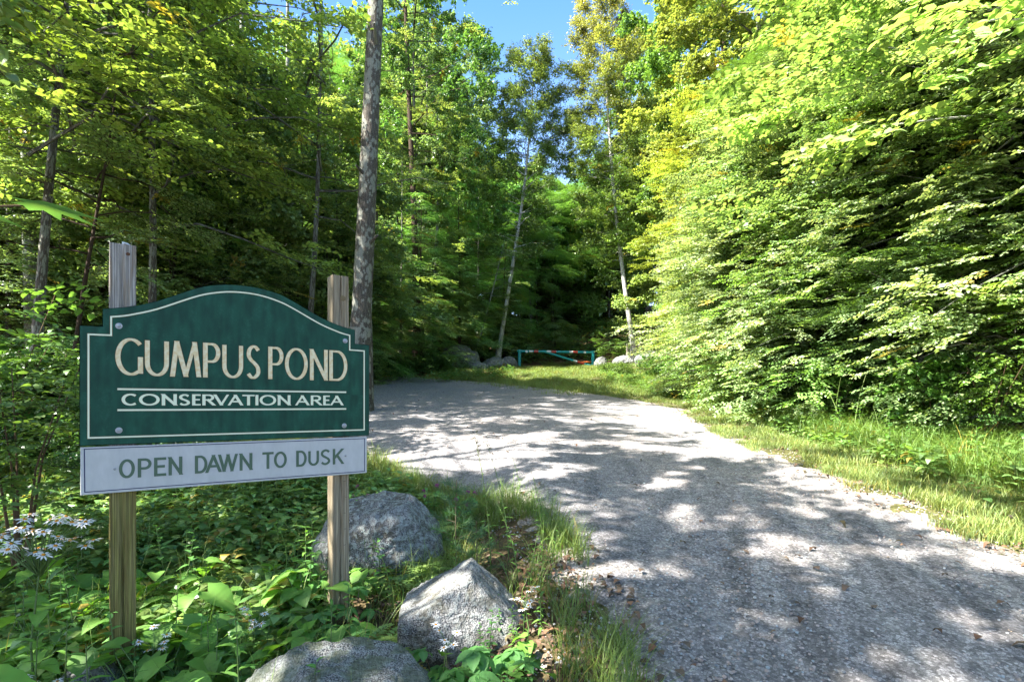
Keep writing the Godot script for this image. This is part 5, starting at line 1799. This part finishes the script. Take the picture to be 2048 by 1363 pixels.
	for k in 26:
		var xa := Vector3(rf(0.3, 1), rf(-0.4, 0.2), rf(-0.6, 0.6)).normalized()
		var za := xa.cross(Vector3.UP).normalized()
		where.append(Transform3D(Basis(xa, za.cross(xa), za), Vector3(rf(-0.2, 1.0), rf(0.2, 0.9), rf(-0.5, 0.4))))
		cols.append(Color(0.17, 0.26, 0.035) * rf(0.8, 1.2))
	many("foliage", S.big[0], where, cols, t)

func place_grass() -> void:
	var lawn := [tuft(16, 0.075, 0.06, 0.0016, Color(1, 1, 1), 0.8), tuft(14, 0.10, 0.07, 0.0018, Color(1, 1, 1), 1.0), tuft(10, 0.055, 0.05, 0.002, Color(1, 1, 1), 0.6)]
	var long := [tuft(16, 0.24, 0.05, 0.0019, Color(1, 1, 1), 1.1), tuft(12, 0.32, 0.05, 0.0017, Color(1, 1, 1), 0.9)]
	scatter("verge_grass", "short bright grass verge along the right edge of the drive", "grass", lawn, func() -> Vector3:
		var d := 2.6 + 18.0 * pow(rng.randf(), 1.5)
		var e := rf(-0.15, 1.9)
		var x := road_right(d) + e
		if noise.get_noise_2d(x * 50.0, d * 50.0) + 0.45 * clampf(e * 2.0, 0.0, 1.0) < 0.16 or x > d + 0.6:
			return Vector3(INF, 0, 0)
		return Vector3(x, d, 0), 26000, Vector2(0.6, 1.5), Color(0.19, 0.26, 0.075), 0.45)
	scatter("far_grass", "grass between the lot and the gate", "grass", lawn, func() -> Vector3:
		var d := rf(14.0, 31.0)
		var x := rf(-3.5, 7.5)
		var e := inside_road(x, d)
		if e > 0.0 and rng.randf() > 0.22 * smoothstep(2.0, 0.0, e) or noise.get_noise_2d(x * 30.0, d * 30.0) < -0.25:
			return Vector3(INF, 0, 0)
		return Vector3(x, d, 0), 24000, Vector2(1.3, 2.6), Color(0.19, 0.27, 0.07), 0.45)
	scatter("edge_grass", "long grass along the left edge of the drive beside the boulders", "grass", long, func() -> Vector3:
		var d := rf(1.5, 7.0)
		var x := road_left(d) - pow(rng.randf(), 1.4) * (1.1 if d > 2.4 else 0.3) + 0.12
		return Vector3(x, d, 0) if noise.get_noise_2d(x * 60.0, d * 60.0) > -0.18 and (d > 2.7 or rng.randf() < 0.3) else Vector3(INF, 0, 0), 1900, Vector2(0.4, 0.95), Color(0.15, 0.24, 0.055), 0.3)
	scatter("meadow_grass", "tall grass in the clearing behind the left end of the sign", "grass", long, func() -> Vector3:
		var d := rf(4.8, 11.0)
		var x := rf(-1.0 * d, road_left(d))
		return Vector3(x, d, 0) if noise.get_noise_2d(x * 40.0, d * 40.0) > -0.1 else Vector3(INF, 0, 0), 5200, Vector2(0.7, 1.3), Color(0.17, 0.24, 0.05), 0.3)
	scatter("verge_weeds", "tall grass at the foot of the shrubs right of the drive", "grass", long, func() -> Vector3:
		var d := 3.6 + 16.0 * pow(rng.randf(), 1.4)
		var x := maxf(road_right(d), 3.0) + rf(1.0, 2.6)
		return Vector3(x, d, 0) if x < d + 0.6 else Vector3(INF, 0, 0), 5000, Vector2(0.8, 1.6), Color(0.14, 0.24, 0.045), 0.3)
	# low mixed leaves
	var cover := []
	for k in 3:
		var s := Shape.new()
		for i in 9:
			var a := i * 2.4
			var dir := Vector3(cos(a), rf(-0.25, 0.3), sin(a)).normalized()
			s.leaf(Vector3(0, rf(0.02, 0.14), 0) + dir * 0.025, dir, (Vector3.UP - dir * dir.y).normalized(), rf(0.05, 0.085), rf(0.028, 0.05), leaf_colour(Color.WHITE, 0.25), rf(0.0, 0.4))
		cover.append(s.mesh(M.leaf, false))
	scatter("ground_cover", "dense low leaves covering the bed under and behind the sign", "ground cover", cover, func() -> Vector3:
		var d := 1.2 + 7.5 * pow(rng.randf(), 0.9)
		var x := rf(-1.0 * d - 0.2, minf(-0.75, road_left(d) - 0.5))
		if d < 3.2 and noise.get_noise_2d(x * 90.0, d * 90.0) < 0.0:
			return Vector3(INF, 0, 0)
		return Vector3(x, d, rf(0.0, 0.06)), 6500, Vector2(0.5, 1.5), Color(0.2, 0.35, 0.1), 0.45)
	var fern := []
	for k in 3:
		var s := Shape.new()
		for f in 4:
			var a := f * 1.57 + k
			var dir := Vector3(cos(a), 0.75, sin(a)).normalized()
			var ln := rf(0.12, 0.22)
			for i in 8:
				var h := (i + 1.0) / 8.0
				var q := dir * ln * h + Vector3(0, -0.35 * ln * h * h, 0)
				for sg in [-1.0, 1.0]:
					var ld: Vector3 = (dir * 0.5 + dir.cross(Vector3.UP).normalized() * sg).normalized()
					s.leaf(q, ld, (Vector3.UP - ld * ld.y).normalized(), ln * 0.36 * (1.1 - h * 0.75), ln * 0.11, leaf_colour(Color.WHITE, 0.2), 0.15)
		fern.append(s.mesh(M.leaf, false))
	scatter("feathery_growth", "feathery small-leaved growth mixed into the bed under the sign", "ground cover", fern, func() -> Vector3:
		var d := 1.3 + 6.0 * pow(rng.randf(), 0.8)
		var x := rf(-1.0 * d - 0.2, minf(-0.5, road_left(d) - 0.35))
		return Vector3(x, d, rf(0.0, 0.08)) if noise.get_noise_2d(x * 45.0 + 200.0, d * 45.0) > 0.02 else Vector3(INF, 0, 0), 5200, Vector2(0.6, 1.5), Color(0.23, 0.36, 0.1), 0.4)
	scatter("bed_grass", "thin grass blades standing in the bed under the sign", "grass", [tuft(5, 0.3, 0.05, 0.0015, Color(1, 1, 1), 1.2), tuft(4, 0.42, 0.06, 0.0014, Color(1, 1, 1), 1.0)], func() -> Vector3:
		var d := rf(1.4, 5.0)
		return Vector3(rf(-1.0 * d, minf(-0.5, road_left(d) - 0.3)), d, 0.0), 900, Vector2(0.6, 1.2), Color(0.2, 0.29, 0.08), 0.4)
	scatter("verge_cover", "low leafy weeds along the right verge", "ground cover", cover, func() -> Vector3:
		var d := 3.4 + 20.0 * pow(rng.randf(), 1.3)
		var x := maxf(road_right(d), 3.0) + 0.5 + 2.6 * sqrt(rng.randf())
		return Vector3(x, d, rf(0.0, 0.1)) if x < d + 0.6 else Vector3(INF, 0, 0), 5000, Vector2(0.8, 1.8), Color(0.17, 0.3, 0.08), 0.3)
	scatter("wood_edge_cover", "low leafy growth along the shaded edge of the lot", "ground cover", cover, func() -> Vector3:
		var d := rf(9.0, 30.0)
		var x := -1.02 * d + rng.randf() * (1.02 * d + minf(road_left(d) if d < 20.0 else 0.0, 0.0))
		return Vector3(x, d, rf(0.0, 0.1)) if noise.get_noise_2d(x * 20.0, d * 20.0) > -0.05 else Vector3(INF, 0, 0), 7000, Vector2(1.2, 2.6), Color(0.13, 0.26, 0.07), 0.3)
	scatter("woodland_plants", "low green plants on the slope beyond the gate", "ground cover", cover, func() -> Vector3:
		var d := rf(30.5, 50.0)
		return Vector3(rf(-14.0, 12.0), d, rf(0.0, 0.2)), 4500, Vector2(2.0, 4.5), Color(0.13, 0.24, 0.07), 0.4)
	# dead leaves
	var dead := []
	for k in 3:
		var s := Shape.new()
		s.leaf(Vector3(-0.5, 0.05, 0), Vector3(1, 0, 0), Vector3.UP, 1.0, 0.6, Color.WHITE, 0.25 + 0.2 * k)
		dead.append(s.mesh(M.litter, false))
	scatter("fallen_leaves", "brown dead leaves lying on the drive and under the trees", "fallen leaves", dead, func() -> Vector3:
		var d := 1.4 + 34.0 * pow(rng.randf(), 1.5)
		var x := rf(-1.0 * d, minf(d, 8.0))
		var e := inside_road(x, d)
		if e > 0.25 and rng.randf() > 0.05:
			return Vector3(INF, 0, 0)
		return Vector3(x, d, 0.024), 15000, Vector2(0.03, 0.062), Color(0.11, 0.072, 0.047), 0.5, 0.22)
	scatter("leaf_litter", "brown leaf litter between the boulders under the sign", "fallen leaves", dead, func() -> Vector3:
		return Vector3(rf(-1.0, 0.35), rf(1.7, 3.3), 0.02), 900, Vector2(0.025, 0.05), Color(0.12, 0.075, 0.05), 0.5, 0.3)
